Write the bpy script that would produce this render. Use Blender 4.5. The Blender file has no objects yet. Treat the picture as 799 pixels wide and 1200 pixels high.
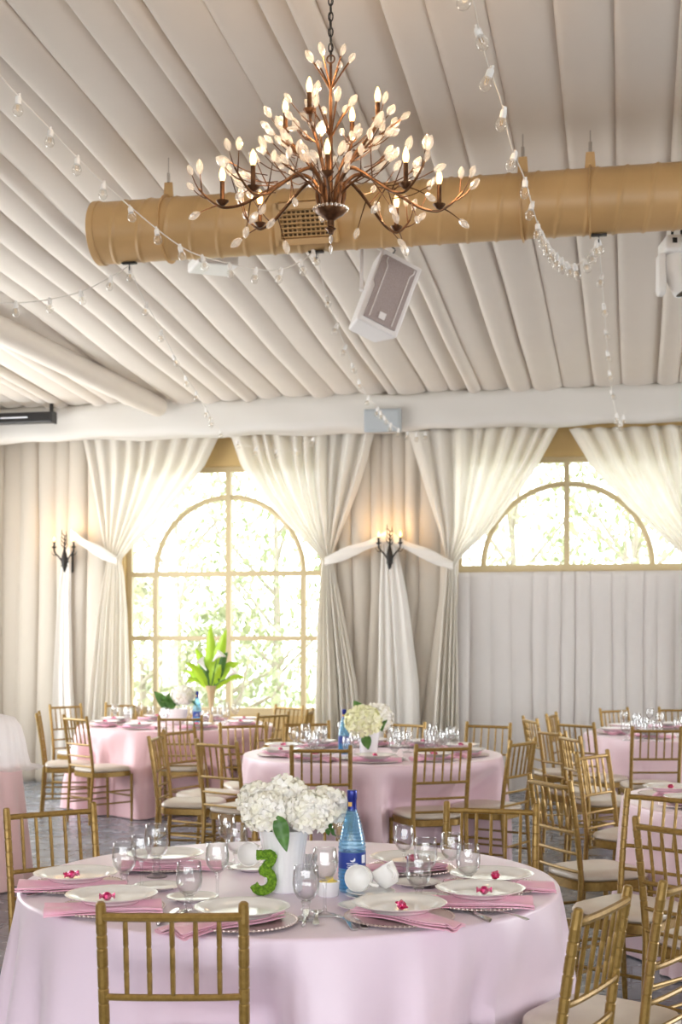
import bpy, math, random
from mathutils import Vector, Matrix
R = math.radians
PI = math.pi
S = bpy.context.scene
COL = S.collection
rnd = random.Random(7)

# ------------------------------------------------------------------ camera numbers (799 x 1200 frame)
F = 1600.0
HX, HY = 400.0, 745.0          # principal column, horizon row
HC = 1.59                      # eye height
YAW = R(12)
CR = Vector((math.cos(YAW), math.sin(YAW), 0))
CD = Vector((-math.sin(YAW), math.cos(YAW), 0))
UP = Vector((0, 0, 1))
EYE = Vector((0, 0, HC))
YW = 14.0                      # inner face of the window wall
ZT = 0.76                      # table top

def ray(px, py):
    return CR * ((px - HX) / F) + CD + UP * ((HY - py) / F)
def onz(px, py, z):            # point on a horizontal plane
    d = ray(px, py)
    return EYE + d * ((z - HC) / d.z)
def ony(px, py, y):            # point on a plane parallel to the window wall
    d = ray(px, py)
    return EYE + d * (y / d.y)
def atd(px, py, dep):
    return EYE + ray(px, py) * dep
def cam(rx, up, dep):          # a direction given in right / up / away terms
    return CR * rx + UP * up + CD * dep
def project(p):
    q = p - EYE
    dep = q.dot(CD)
    return HX + F * q.dot(CR) / dep, HY - F * q.z / dep, dep

# ------------------------------------------------------------------ materials
def mat(name, col, rough=.5, metal=0., spec=.5, **kw):
    m = bpy.data.materials.new(name); m.use_nodes = True
    b = m.node_tree.nodes['Principled BSDF']
    b.inputs['Base Color'].default_value = (*col, 1)
    b.inputs['Roughness'].default_value = rough
    b.inputs['Metallic'].default_value = metal
    b.inputs['Specular IOR Level'].default_value = spec
    for k, v in kw.items():
        b.inputs[k.replace('_', ' ')].default_value = v
    return m
def vary(m, c1, c2, scale, detail=4, bump=0., bscale=None, bdist=.01, stretch=None):
    nt = m.node_tree; N = nt.nodes; L = nt.links
    b = N['Principled BSDF']
    tc = N.new('ShaderNodeTexCoord'); src = tc.outputs['Object']
    if stretch:
        mp = N.new('ShaderNodeMapping'); mp.inputs['Scale'].default_value = stretch
        L.new(src, mp.inputs['Vector']); src = mp.outputs['Vector']
    n = N.new('ShaderNodeTexNoise'); n.inputs['Scale'].default_value = scale; n.inputs['Detail'].default_value = detail
    L.new(src, n.inputs['Vector'])
    r = N.new('ShaderNodeValToRGB')
    r.color_ramp.elements[0].position = .35; r.color_ramp.elements[1].position = .65
    r.color_ramp.elements[0].color = (*c1, 1); r.color_ramp.elements[1].color = (*c2, 1)
    L.new(n.outputs['Fac'], r.inputs['Fac']); L.new(r.outputs['Color'], b.inputs['Base Color'])
    if bump:
        n2 = N.new('ShaderNodeTexNoise'); n2.inputs['Scale'].default_value = bscale or scale
        n2.inputs['Detail'].default_value = 3
        L.new(src, n2.inputs['Vector'])
        bp = N.new('ShaderNodeBump'); bp.inputs['Strength'].default_value = bump; bp.inputs['Distance'].default_value = bdist
        L.new(n2.outputs['Fac'], bp.inputs['Height']); L.new(bp.outputs['Normal'], b.inputs['Normal'])
    return m
def emis(name, col, s):
    m = bpy.data.materials.new(name); m.use_nodes = True
    nt = m.node_tree; nt.nodes.clear()
    o = nt.nodes.new('ShaderNodeOutputMaterial'); e = nt.nodes.new('ShaderNodeEmission')
    e.inputs['Color'].default_value = (*col, 1); e.inputs['Strength'].default_value = s
    nt.links.new(e.outputs[0], o.inputs[0]); return m
def thin_glass(name, tint=(.978, .982, .985), edge=.95, diff=0., dcol=(1, 1, 1), ior=1.5, rough=.0, rim=1.):
    m = bpy.data.materials.new(name); m.use_nodes = True
    nt = m.node_tree; N = nt.nodes; L = nt.links; N.clear()
    o = N.new('ShaderNodeOutputMaterial')
    t = N.new('ShaderNodeBsdfTransparent'); t.inputs[0].default_value = (*tint, 1)
    g = N.new('ShaderNodeBsdfGlossy'); g.inputs['Roughness'].default_value = rough
    g.inputs[0].default_value = (1, 1, 1, 1)
    lw = N.new('ShaderNodeLayerWeight'); lw.inputs['Blend'].default_value = .35
    p3 = N.new('ShaderNodeMath'); p3.operation = 'POWER'; p3.inputs[1].default_value = 2.0; L.new(lw.outputs['Facing'], p3.inputs[0])
    ab = N.new('ShaderNodeMixRGB'); ab.inputs[1].default_value = (*tint, 1); ab.inputs[2].default_value = (*[c * rim for c in tint], 1)
    L.new(p3.outputs[0], ab.inputs[0]); L.new(ab.outputs[0], t.inputs[0])
    p = N.new('ShaderNodeMath'); p.operation = 'POWER'; p.inputs[1].default_value = 1.7
    L.new(lw.outputs['Facing'], p.inputs[0])
    mu = N.new('ShaderNodeMath'); mu.operation = 'MULTIPLY'; mu.inputs[1].default_value = edge
    L.new(p.outputs[0], mu.inputs[0])
    mx = N.new('ShaderNodeMath'); mx.operation = 'MAXIMUM'
    L.new(mu.outputs[0], mx.inputs[0]); mx.inputs[1].default_value = ((ior - 1) / (ior + 1)) ** 2
    s = N.new('ShaderNodeMixShader')
    L.new(mx.outputs[0], s.inputs[0]); L.new(t.outputs[0], s.inputs[1]); L.new(g.outputs[0], s.inputs[2])
    out = s.outputs[0]
    if diff:
        d = N.new('ShaderNodeBsdfTranslucent'); d.inputs[0].default_value = (*dcol, 1)
        d2 = N.new('ShaderNodeBsdfDiffuse'); d2.inputs[0].default_value = (*dcol, 1)
        a = N.new('ShaderNodeMixShader'); a.inputs[0].default_value = .5
        L.new(d.outputs[0], a.inputs[1]); L.new(d2.outputs[0], a.inputs[2])
        s2 = N.new('ShaderNodeMixShader'); s2.inputs[0].default_value = diff
        L.new(out, s2.inputs[1]); L.new(a.outputs[0], s2.inputs[2]); out = s2.outputs[0]
    L.new(out, o.inputs[0]); return m
def fabric(name, col, trl=.3, trp=0., weave=0.):
    m = bpy.data.materials.new(name); m.use_nodes = True
    nt = m.node_tree; N = nt.nodes; L = nt.links; N.clear()
    o = N.new('ShaderNodeOutputMaterial')
    tc = N.new('ShaderNodeTexCoord'); n = N.new('ShaderNodeTexNoise'); n.inputs['Scale'].default_value = 3.
    n.inputs['Detail'].default_value = 5
    L.new(tc.outputs['Object'], n.inputs['Vector'])
    r = N.new('ShaderNodeValToRGB')
    r.color_ramp.elements[0].color = (*[c * .94 for c in col], 1); r.color_ramp.elements[1].color = (*col, 1)
    L.new(n.outputs['Fac'], r.inputs[0])
    d = N.new('ShaderNodeBsdfDiffuse'); t = N.new('ShaderNodeBsdfTranslucent')
    L.new(r.outputs[0], d.inputs[0]); L.new(r.outputs[0], t.inputs[0])
    s = N.new('ShaderNodeMixShader'); s.inputs[0].default_value = trl
    L.new(d.outputs[0], s.inputs[1]); L.new(t.outputs[0], s.inputs[2]); out = s.outputs[0]
    if trp:
        tp = N.new('ShaderNodeBsdfTransparent'); s2 = N.new('ShaderNodeMixShader'); s2.inputs[0].default_value = trp
        L.new(out, s2.inputs[1]); L.new(tp.outputs[0], s2.inputs[2]); out = s2.outputs[0]
    L.new(out, o.inputs[0]); return m

M = {}
M['gold'] = vary(mat('antique_gold_paint', (.29, .175, .042), .33, .4), (.26, .155, .036), (.34, .21, .055), 60, 3, .06, 300, .002)
M['cushion'] = vary(mat('beige_vinyl', (.60, .52, .44), .38), (.58, .50, .42), (.64, .56, .47), 8, 3, .05, 40, .004)
def satin(name, c):
    m = mat(name, c, .36, 0, .5, Sheen_Weight=.25, Sheen_Roughness=.4)
    return vary(m, [x * .96 for x in c], c, 3, 4, .12, 7, .02)
M['satin_cool_lit'] = satin('cool_lit_pink_satin', (.86, .70, .82))  # cool sky light on the front table is put into the pink tint
M['satin_pink'] = satin('pale_pink_satin', (.84, .63, .70))
M['satin_rose'] = satin('rose_pink_satin', (.82, .53, .56))
M['satin_peach'] = satin('salmon_pink_satin', (.82, .55, .55))
M['napkin'] = vary(mat('pink_napkin_satin', (.85, .32, .47), .42, Sheen_Weight=.2), (.87, .44, .58), (.93, .54, .67), 12, 3, .15, 60, .004)
M['china'] = mat('white_china', (.92, .905, .885), .12, 0, .6)
M['china_rib'] = mat('milk_white_china', (.92, .92, .94), .16, 0, .55)
M['charger'] = vary(mat('pearl_charger', (.70, .58, .54), .28, .55), (.66, .54, .50), (.76, .65, .60), 20)
M['steel'] = mat('polished_steel', (.62, .60, .58), .16, 1.)
M['glass'] = thin_glass('clear_glass', edge=.74, rim=.36, ior=1.65)
M['foil'] = vary(mat('pink_foil', (.80, .05, .22), .2, .7), (.62, .02, .15), (.95, .35, .55), 60, 2, .5, 90, .006)
M['moss'] = vary(mat('green_moss', (.16, .32, .02), .9), (.09, .22, .012), (.26, .48, .03), 120, 4, .9, 160, .012)
M['leaf'] = vary(mat('dark_leaf', (.06, .16, .03), .4), (.05, .14, .025), (.11, .26, .05), 18)
M['leaf_lime'] = mat('lime_leaf', (.42, .66, .03), .4)
M['petal'] = vary(mat('cream_petal', (.94, .92, .84), .7, Subsurface_Weight=.0), (.92, .89, .76), (.97, .95, .92), 25)
M['petal_lemon'] = vary(mat('lemon_petal', (.90, .88, .58), .7), (.86, .86, .5), (.94, .92, .70), 25)
M['bottle_blue'] = thin_glass('blue_bottle_glass', (.62, .84, .96), .85, .20, (.40, .74, .97))
M['water'] = thin_glass('bottled_water', (.45, .80, .96), .3, .12, (.15, .60, .92))
M['cap_blue'] = mat('navy_foil_cap', (.010, .02, .22), .25, .3)
M['label_blue'] = mat('navy_paper_label', (.015, .045, .30), .4)
M['ink_white'] = mat('white_print', (.85, .88, .95), .5)
M['ink_gold'] = mat('gold_print', (.75, .45, .12), .4)
M['butter'] = mat('butter', (.90, .70, .15), .5)
M['bronze'] = vary(mat('dark_bronze', (.11, .05, .022), .38, .75), (.08, .036, .016), (.17, .08, .035), 30)
M['iron'] = mat('black_iron', (.018, .015, .013), .5, .4)
M['crystal'] = thin_glass('cut_crystal', (.99, .97, .94), .95, .26, (1, .98, .95), 1.7)  # white diffuse share paints the bulbs' brightness into the clear crystal
M['flame'] = emis('candle_bulb', (1, .68, .30), 4.2)
M['flame_soft'] = emis('sconce_bulb', (1, .64, .26), 4.5)
M['ivory'] = mat('white_plastic', (.80, .78, .75), .4)
M['bulb'] = thin_glass('clear_bulb', (.98, .97, .95), .8, .06, (1, .97, .92), rim=.6)
M['filament'] = mat('brass_filament', (.6, .4, .18), .3, .9)
M['duct'] = vary(mat('tan_duct_paint', (.51, .32, .135), .42), (.48, .30, .125), (.55, .345, .15), 3)
M['duct_shade'] = mat('duct_inner_shade', (.10, .065, .03), .8)  # dark colour stands in for the shade behind the register louvers
M['speaker_white'] = mat('white_speaker_shell', (.74, .71, .70), .5)
M['speaker_grille'] = vary(mat('mauve_grey_grille', (.33, .27, .26), .6), (.30, .245, .235), (.37, .31, .30), 160)
M['grey_box'] = mat('grey_metal_box', (.40, .43, .45), .45, .2)
M['black'] = mat('black_plastic', (.012, .012, .013), .35)
M['cable'] = mat('black_cable', (.02, .02, .02), .6)
M['wire_white'] = mat('white_wire', (.70, .66, .60), .5)
M['ceiling'] = fabric('ivory_ceiling_drape', (.755, .69, .61), .10)
M['beam'] = fabric('ivory_beam_wrap', (.70, .67, .62), .1)
M['liner'] = fabric('beige_wall_drape', (.63, .57, .485), .15)
M['liner_grey'] = fabric('pale_grey_window_cover', (.80, .765, .735), .22)
M['sheer'] = fabric('white_sheer_voile', (.94, .91, .85), .52, .16)
M['sheer_tail'] = fabric('white_voile_tail', (.94, .915, .87), .38, .05)
M['tan_wall'] = vary(mat('tan_wall_paint', (.52, .36, .15), .7), (.50, .345, .14), (.54, .375, .16), 2)
M['plain_wall'] = mat('room_plaster', (.62, .56, .48), .8)
M['frame'] = mat('tan_window_frame', (.56, .46, .27), .5)
M['pane'] = thin_glass('window_pane', (.97, .985, .98), .35)
M['skirting'] = mat('charcoal_skirting', (.02, .02, .022), .5)
M['organza'] = fabric('white_organza', (.90, .87, .86), .4, .42)
M['trunk'] = mat('tree_bark', (.42, .37, .32), .9)
M['foliage'] = vary(mat('pale_spring_foliage', (.54, .55, .40), .7), (.46, .49, .33), (.64, .64, .50), 1.5)
M['foliage_dark'] = vary(mat('olive_foliage', (.40, .44, .28), .7), (.32, .38, .20), (.50, .53, .36), 1.5)
M['lawn'] = vary(mat('pale_ground', (.55, .55, .48), .9), (.50, .52, .42), (.60, .60, .54), .6)
M['paper'] = mat('white_paper', (.82, .82, .84), .6)
M['vase_tan'] = mat('tan_trumpet_vase', (.55, .42, .24), .25, .1)
M['calla'] = mat('calla_petal', (.92, .92, .86), .4)

def floor_mat():
    m = bpy.data.materials.new('slate_tile'); m.use_nodes = True
    nt = m.node_tree; N = nt.nodes; L = nt.links; b = N['Principled BSDF']
    tc = N.new('ShaderNodeTexCoord')
    br = N.new('ShaderNodeTexBrick'); br.offset = .5
    br.inputs['Scale'].default_value = 1.0; br.inputs['Brick Width'].default_value = .61; br.inputs['Row Height'].default_value = .305
    br.inputs['Mortar Size'].default_value = .006; br.inputs['Bias'].default_value = 0
    br.inputs['Color1'].default_value = (.15, .17, .20, 1); br.inputs['Color2'].default_value = (.22, .24, .275, 1)
    br.inputs['Mortar'].default_value = (.08, .085, .09, 1)
    L.new(tc.outputs['Object'], br.inputs['Vector'])
    n = N.new('ShaderNodeTexNoise'); n.inputs['Scale'].default_value = 5; n.inputs['Detail'].default_value = 8
    L.new(tc.outputs['Object'], n.inputs['Vector'])
    mx = N.new('ShaderNodeMixRGB'); mx.blend_type = 'OVERLAY'; mx.inputs[0].default_value = .6
    L.new(br.outputs['Color'], mx.inputs[1]); L.new(n.outputs['Fac'], mx.inputs[2])
    L.new(mx.outputs[0], b.inputs['Base Color'])
    r = N.new('ShaderNodeMapRange'); r.inputs['To Min'].default_value = .12; r.inputs['To Max'].default_value = .38
    L.new(n.outputs['Fac'], r.inputs['Value']); L.new(r.outputs[0], b.inputs['Roughness'])
    bp = N.new('ShaderNodeBump'); bp.inputs['Strength'].default_value = .06; bp.inputs['Distance'].default_value = .02
    L.new(n.outputs['Fac'], bp.inputs['Height']); L.new(bp.outputs[0], b.inputs['Normal'])
    return m
M['floor'] = floor_mat()

# ------------------------------------------------------------------ mesh builder
class MB:
    def __init__(s): s.v = []; s.f = []
    def mark(s): return len(s.v)
    def xf(s, m, k=0):
        for i in range(k, len(s.v)): s.v[i] = m @ Vector(s.v[i])
        return s
    def tube(s, path, r, seg=8, caps=True, flat=1.0):
        P = [Vector(p) for p in path]; n = len(P)
        rr = r if isinstance(r, (list, tuple)) else [r] * n
        T = []
        for i in range(n):
            a = P[max(i - 1, 0)]; b = P[min(i + 1, n - 1)]
            t = (b - a); T.append(t.normalized() if t.length > 1e-9 else Vector((0, 0, 1)))
        u = T[0].orthogonal().normalized()
        if abs(T[0].z) > .9: u = (Vector((1, 0, 0)) - T[0] * T[0].x).normalized()
        base = len(s.v)
        for i in range(n):
            u = (u - T[i] * u.dot(T[i])).normalized(); w = T[i].cross(u)
            for k in range(seg):
                a = 2 * PI * k / seg
                s.v.append(P[i] + (u * math.cos(a) + w * math.sin(a) * flat) * rr[i])
        for i in range(n - 1):
            for k in range(seg):
                a = base + i * seg + k; b = base + i * seg + (k + 1) % seg
                s.f.append((a, b, b + seg, a + seg))
        if caps:
            s.f.append(tuple(base + k for k in reversed(range(seg))))
            s.f.append(tuple(base + (n - 1) * seg + k for k in range(seg)))
        return s
    def lathe(s, prof, seg=24, c=(0, 0, 0), fn=None):
        base = len(s.v); rows = []
        for (r, z) in prof:
            if r < 1e-6:
                rows.append([len(s.v)]); s.v.append(Vector((c[0], c[1], c[2] + z)))
            else:
                row = []
                for k in range(seg):
                    a = 2 * PI * k / seg
                    q = r * (fn(a, z) if fn else 1)
                    row.append(len(s.v)); s.v.append(Vector((c[0] + q * math.cos(a), c[1] + q * math.sin(a), c[2] + z)))
                rows.append(row)
        for i in range(len(rows) - 1):
            A, B = rows[i], rows[i + 1]
            for k in range(seg):
                k2 = (k + 1) % seg
                if len(A) == 1 and len(B) == 1: continue
                if len(A) == 1: s.f.append((A[0], B[k2], B[k]))
                elif len(B) == 1: s.f.append((A[k], A[k2], B[0]))
                else: s.f.append((A[k], A[k2], B[k2], B[k]))
        return s
    def box(s, c, d, m=None):
        k = len(s.v); x, y, z = d[0] / 2, d[1] / 2, d[2] / 2
        for sx, sy, sz in ((-1, -1, -1), (1, -1, -1), (1, 1, -1), (-1, 1, -1), (-1, -1, 1), (1, -1, 1), (1, 1, 1), (-1, 1, 1)):
            p = Vector((sx * x, sy * y, sz * z))
            if m is not None: p = m @ p
            s.v.append(p + Vector(c))
        for f in ((0, 3, 2, 1), (4, 5, 6, 7), (0, 1, 5, 4), (1, 2, 6, 5), (2, 3, 7, 6), (3, 0, 4, 7)):
            s.f.append(tuple(k + i for i in f))
        return s
    def grid(s, fn, nu, nv, wrap=False):
        k = len(s.v)
        for j in range(nv + 1):
            for i in range(nu if wrap else nu + 1):
                s.v.append(Vector(fn(i / nu, j / nv)))
        w = nu if wrap else nu + 1
        for j in range(nv):
            for i in range(nu):
                i2 = (i + 1) % w if wrap else i + 1
                s.f.append((k + j * w + i, k + j * w + i2, k + (j + 1) * w + i2, k + (j + 1) * w + i))
        return s
    def sheet(s, fn, nu, nv, th):         # a slab: grid plus a lower copy, edges closed
        k = len(s.v); w = nu + 1; n = w * (nv + 1)
        for lay in (0, 1):
            for j in range(nv + 1):
                for i in range(w):
                    p = Vector(fn(i / nu, j / nv)); p.z -= th * lay; s.v.append(p)
        for j in range(nv):
            for i in range(nu):
                a = k + j * w + i
                s.f.append((a, a + 1, a + w + 1, a + w)); b = a + n
                s.f.append((b, b + w, b + w + 1, b + 1))
        rim = [i for i in range(w)] + [j * w + nu for j in range(1, nv + 1)] + [nv * w + i for i in range(nu - 1, -1, -1)] + [j * w for j in range(nv - 1, 0, -1)]
        for a, b in zip(rim, rim[1:] + rim[:1]):
            s.f.append((k + a, k + a + n, k + b + n, k + b))
        return s
    def prism(s, poly, h, m=None):        # polygon in xy, extruded h in z
        k = len(s.v); n = len(poly)
        for z in (0, h):
            for x, y in poly:
                p = Vector((x, y, z)); s.v.append(m @ p if m is not None else p)
        s.f.append(tuple(k + i for i in reversed(range(n)))); s.f.append(tuple(k + n + i for i in range(n)))
        for i in range(n):
            j = (i + 1) % n; s.f.append((k + i, k + j, k + n + j, k + n + i))
        return s
    def ball(s, c, r, seg=10, rings=6, sc=(1, 1, 1), m=None):
        k = len(s.v)
        s.lathe([(r * math.sin(PI * i / rings), -r * math.cos(PI * i / rings)) for i in range(rings + 1)], seg)
        for i in range(k, len(s.v)):
            p = Vector((s.v[i].x * sc[0], s.v[i].y * sc[1], s.v[i].z * sc[2]))
            if m is not None: p = m @ p
            s.v[i] = p + Vector(c)
        return s
    def mesh(s, name, m, smooth=True, angle=42):
        me = bpy.data.meshes.new(name)
        me.from_pydata([tuple(p) for p in s.v], [], s.f); me.update()
        if m is not None: me.materials.append(M[m] if isinstance(m, str) else m)
        if smooth:
            me.shade_smooth(); me.set_sharp_from_angle(angle=R(angle))
        return me
    def build(s, name, m, parent=None, smooth=True, angle=42, loc=None, bevel=0):
        o = bpy.data.objects.new(name, s.mesh(name, m, smooth, angle)); COL.objects.link(o)
        if parent is not None: o.parent = parent
        if loc is not None: o.location = loc
        if bevel:
            b = o.modifiers.new('bevel', 'BEVEL'); b.width = bevel; b.segments = 2; b.limit_method = 'ANGLE'
        return o

def tag(o, label, cat, group=None, kind=None):
    o['label'] = label; o['category'] = cat
    if group: o['group'] = group
    if kind: o['kind'] = kind
    return o
def thing(name, label, cat, loc=(0, 0, 0), rz=0, group=None):
    o = bpy.data.objects.new(name, None); COL.objects.link(o); o.empty_display_size = .05
    o.location = loc; o.rotation_euler = (0, 0, rz)
    return tag(o, label, cat, group)
def struct(o): o['kind'] = 'structure'; return o
KIDS = {}
def kids(o):
    return [c for c in bpy.data.objects if c.parent == o]
def freeze(o):                      # remember the tree below a finished prototype
    KIDS[o.name] = [(c, kids(c)) for c in kids(o)]
USED = set()
def dup(src, loc, rz, label, group=None, rot=None):   # first call moves the prototype itself
    if src.name not in KIDS: freeze(src)
    if src.name not in USED:
        USED.add(src.name); o = src
    else:
        o = src.copy(); COL.objects.link(o)
        for c, g in KIDS[src.name]:
            c2 = c.copy(); COL.objects.link(c2); c2.parent = o
            for d in g:
                d2 = d.copy(); COL.objects.link(d2); d2.parent = c2
    o.location = loc
    o.rotation_euler = rot if rot is not None else (0, 0, rz)
    o['label'] = label
    if group: o['group'] = group
    return o
def lerp(a, b, t): return a + (b - a) * t
def interp(keys, t):                # keys: list of (t, a, b, ...)
    if t <= keys[0][0]: return keys[0][1:]
    for k0, k1 in zip(keys, keys[1:]):
        if t <= k1[0]:
            u = (t - k0[0]) / (k1[0] - k0[0])
            return tuple(lerp(a, b, u) for a, b in zip(k0[1:], k1[1:]))
    return keys[-1][1:]
def spline(pts, n=8):               # Catmull-Rom through points
    P = [Vector(p) for p in pts]; P = [P[0] * 2 - P[1]] + P + [P[-1] * 2 - P[-2]]; out = []
    for i in range(1, len(P) - 2):
        for k in range(n):
            t = k / n
            out.append(.5 * ((2 * P[i]) + (P[i + 1] - P[i - 1]) * t + (2 * P[i - 1] - 5 * P[i] + 4 * P[i + 1] - P[i + 2]) * t * t
                             + (3 * P[i] - P[i - 1] - 3 * P[i + 1] + P[i + 2]) * t ** 3))
    out.append(P[-2]); return out
def folds(total, mean, seed, jit=.45):   # irregular pleats: returns s(0..1) -> (0..1 along a pleat, strength)
    r = random.Random(seed); ed = [0.]
    while ed[-1] < total: ed.append(ed[-1] + mean * r.uniform(1 - jit, 1 + jit))
    ed = [e / ed[-1] for e in ed]; st = [r.uniform(.55, 1) for _ in ed]
    def fn(s):
        s = min(max(s, 0), .99999)
        lo, hi = 0, len(ed) - 1
        while hi - lo > 1:
            m_ = (lo + hi) // 2
            if ed[m_] <= s: lo = m_
            else: hi = m_
        return (s - ed[lo]) / (ed[lo + 1] - ed[lo]), st[lo], lo
    return fn
# ================================================================== the room
def build_room():
    b = MB(); b.box((1, 5.3, -.06), (17, 18.2, .12)); struct(b.build('floor', 'floor', smooth=False))
    # window wall with its two openings (tan paint, 0.3 thick)
    x1a, x1b = W1['x0'], W1['x1']; x2a, x2b = W2['x0'], W2['x1']
    zb1, zb2, zt = W1['z0'], W2['z0'], W1['z1']; T = .3
    b = MB()
    def slab(xa, xb, za, zc): b.box(((xa + xb) / 2, YW + T / 2, (za + zc) / 2), (xb - xa, T, zc - za))
    slab(-7.2, x1a, 0, 4.2); slab(x1b, x2a, 0, 4.2); slab(x2b, 9.2, 0, 4.2)
    slab(x1a, x1b, 0, zb1); slab(x1a, x1b, zt, 4.2); slab(x2a, x2b, 0, zb2); slab(x2a, x2b, W2['z1'], 4.2)
    struct(b.build('wall_back', 'tan_wall', smooth=False))
    # side and rear walls with wide window openings (out of frame)
    def side(name, x, ya, yb, op):
        w = MB(); t = .2
        w.box((x, (ya + yb) / 2, .35), (t, yb - ya, .7)); w.box((x, (ya + yb) / 2, 4.35), (t, yb - ya, 2.1))
        cuts = sorted(op); y = ya
        for (p, q) in cuts + [(yb, yb)]:
            if p > y: w.box((x, (y + p) / 2, 2.0), (t, p - y, 2.6))
            y = q
        struct(w.build(name, 'plain_wall', smooth=False))
    side('wall_left', -7.1, -3.6, 14, [(7.2, 13.2)])
    side('wall_right', 9.1, -3.6, 14, [(7.2, 13.2)])
    w = MB(); w.box((1, -3.7, .35), (16.4, .2, .7)); w.box((1, -3.7, 4.4), (16.4, .2, 2.2))
    for xa, xb in [(-7.2, -5.85)] + [(-4.95 + 1.65 * i, -4.2 + 1.65 * i) for i in range(8)] + [(8.25, 9.2)]: w.box(((xa + xb) / 2, -3.7, 2.0), (xb - xa, .2, 2.6))
    struct(w.build('wall_front', 'plain_wall', smooth=False))
    b = MB(); b.box((1, YW - .03, .1), (16, .06, .2)); struct(b.build('baseboard_back', 'skirting', smooth=False, bevel=.01))
    # draped, pleated ceiling sloping down to the header beam
    fx = folds(16.2, .225, 3, .55); y0, y1 = -3.6, YW - .1
    def zc(y): return 4.03 + SL * (YW - .45 - y)
    r = random.Random(5); ph = [r.uniform(0, 6.28) for _ in range(200)]
    def cf(s, t):
        u, st, k = fx(s); y = lerp(y0, y1, t)
        v = math.sin(PI * u ** .75) ** .42 if 0 < u < 1 else 0
        sk = math.sin(y * .5 + ph[k % 200]) * .012
        z = zc(y) - .105 * st * v + .02 - .03 * math.sin(2.2 * y + .8) * .35
        skew = (u - .5) * .05 * st
        return (-7.1 + 16.2 * s + sk + skew, y, z)
    b = MB(); b.grid(cf, 1600, 26); struct(b.build('ceiling', 'ceiling', angle=75))
    # tent skin above the drape keeps the sky out
    b = MB(); b.grid(lambda s, t: (-7.3 + 16.6 * s, lerp(-3.9, YW + .4, t), zc(lerp(-3.9, YW + .4, t)) + .12), 1, 1)
    b.grid(lambda s, t: (-7.3 + 16.6 * s, lerp(-3.9, YW + .4, t), zc(lerp(-3.9, YW + .4, t)) + .18), 1, 1)
    struct(b.build('roof', 'plain_wall', smooth=False))
    # covered rafter that stops short of the beam
    a = ony(-60, 350, 9.0); e = ony(186, 481, YW - .75)
    e.z = zc(e.y) - .13; a = atd(-40, 366, 10.9); a = e + (a - e) * 1.7
    pth = [a.lerp(e, k / 12) for k in range(13)] + [e + (e - a).normalized() * .06]
    b = MB(); b.tube(pth, [.115] * 12 + [.10, .04], 18); struct(b.build('trim_1', 'ceiling'))
    # header beam wrapped in gathered fabric
    def bf(s, t):
        x = -7 + 16 * s
        a = t * 2 * PI
        hy, hz = .16, .185
        c, q = math.cos(a), math.sin(a)
        n = 5.0
        k = (abs(c) ** n + abs(q) ** n) ** (-1 / n)
        wob = .012 * math.sin(x * 3.1 + 2 * c) + .010 * math.sin(x * 7.3 + 3 * q) + .008 * math.sin(x * 1.3 + a * 3)
        return (x, YW - .45 + c * k * hy + wob * .5, 3.84 + q * k * hz + wob)
    b = MB(); b.grid(lambda t, s: bf(s, t), 28, 260, wrap=True); struct(b.build('trim_2', 'beam'))
    # tan post showing between the drapes
    p = ony(503, 800, YW - .06); b = MB(); b.box((p.x, YW - .02, 1.9), (.16, .04, 3.8)); struct(b.build('trim_3', 'tan_wall', smooth=False, bevel=.005))

def side_frames(name, x, s):
    root = bpy.data.objects.new(name, None); COL.objects.link(root); struct(root)
    b = MB()
    for y in (7.25, 8.7, 10.2, 11.7, 13.15): b.box((x, y, 2.0), (.08, .07, 2.6))
    b.build('mullions', 'frame', root, smooth=False)
    b = MB()
    for z in (.75, 2.4, 3.25): b.box((x, 10.2, z), (.074, 6.0, .06))
    b.build('transoms', 'frame', root, smooth=False)

def build_window(name, w, full):
    root = bpy.data.objects.new(name, None); COL.objects.link(root); struct(root)
    root.location = (0, 0, 0)
    cx, r, zs = w['cx'], w['r'], w['zs']; x0, x1, z0, z1 = w['x0'], w['x1'], w['z0'], w['z1']
    yf = YW + .12
    def bar(b, p, q, wd=.05, dp=.07):
        p = Vector(p); q = Vector(q); d = q - p; ln = d.length; d.normalize()
        m = Matrix((Vector((0, 1, 0)).cross(d), Vector((0, 1, 0)), d)).transposed()
        b.box((p + q) / 2, (wd, dp, ln), m)
    b = MB()
    bar(b, (x0 + .02, yf, z0), (x0 + .02, yf, z1), .07); bar(b, (x1 - .02, yf, z0), (x1 - .02, yf, z1), .07)
    bar(b, (x0, yf, z1 - .02), (x1, yf, z1 - .02), .07, .064); bar(b, (x0, yf, z0 + .03), (x1, yf, z0 + .03), .09, .12)
    b.build('window_frame', 'frame', root, smooth=False)
    b = MB()
    bar(b, (cx, yf, z0), (cx, yf, z1), .055)
    bar(b, (x0, yf, zs), (x1, yf, zs), .055, .062)
    if full:
        bar(b, (x0, yf, w['zm']), (x1, yf, w['zm']), .05, .062)
        for s in (-1, 1): bar(b, (cx + s * r, yf, z0), (cx + s * r, yf, zs), .05)
    b.build('glazing_bars', 'frame', root, smooth=False)
    k = 28; b = MB()
    pts = [(cx - r * math.cos(PI * i / k), yf, zs + r * math.sin(PI * i / k)) for i in range(k + 1)]
    b.tube(pts, .03, 8); b.build('arch_bar', 'frame', root)
    b = MB(); b.box(((x0 + x1) / 2, yf + .01, (z0 + z1) / 2), (x1 - x0, .006, z1 - z0)) if False else b.box(((x0 + x1) / 2, yf + .05, (z0 + z1) / 2), (x1 - x0, .006, z1 - z0)); b.build('pane', 'pane', root, smooth=False)

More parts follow.
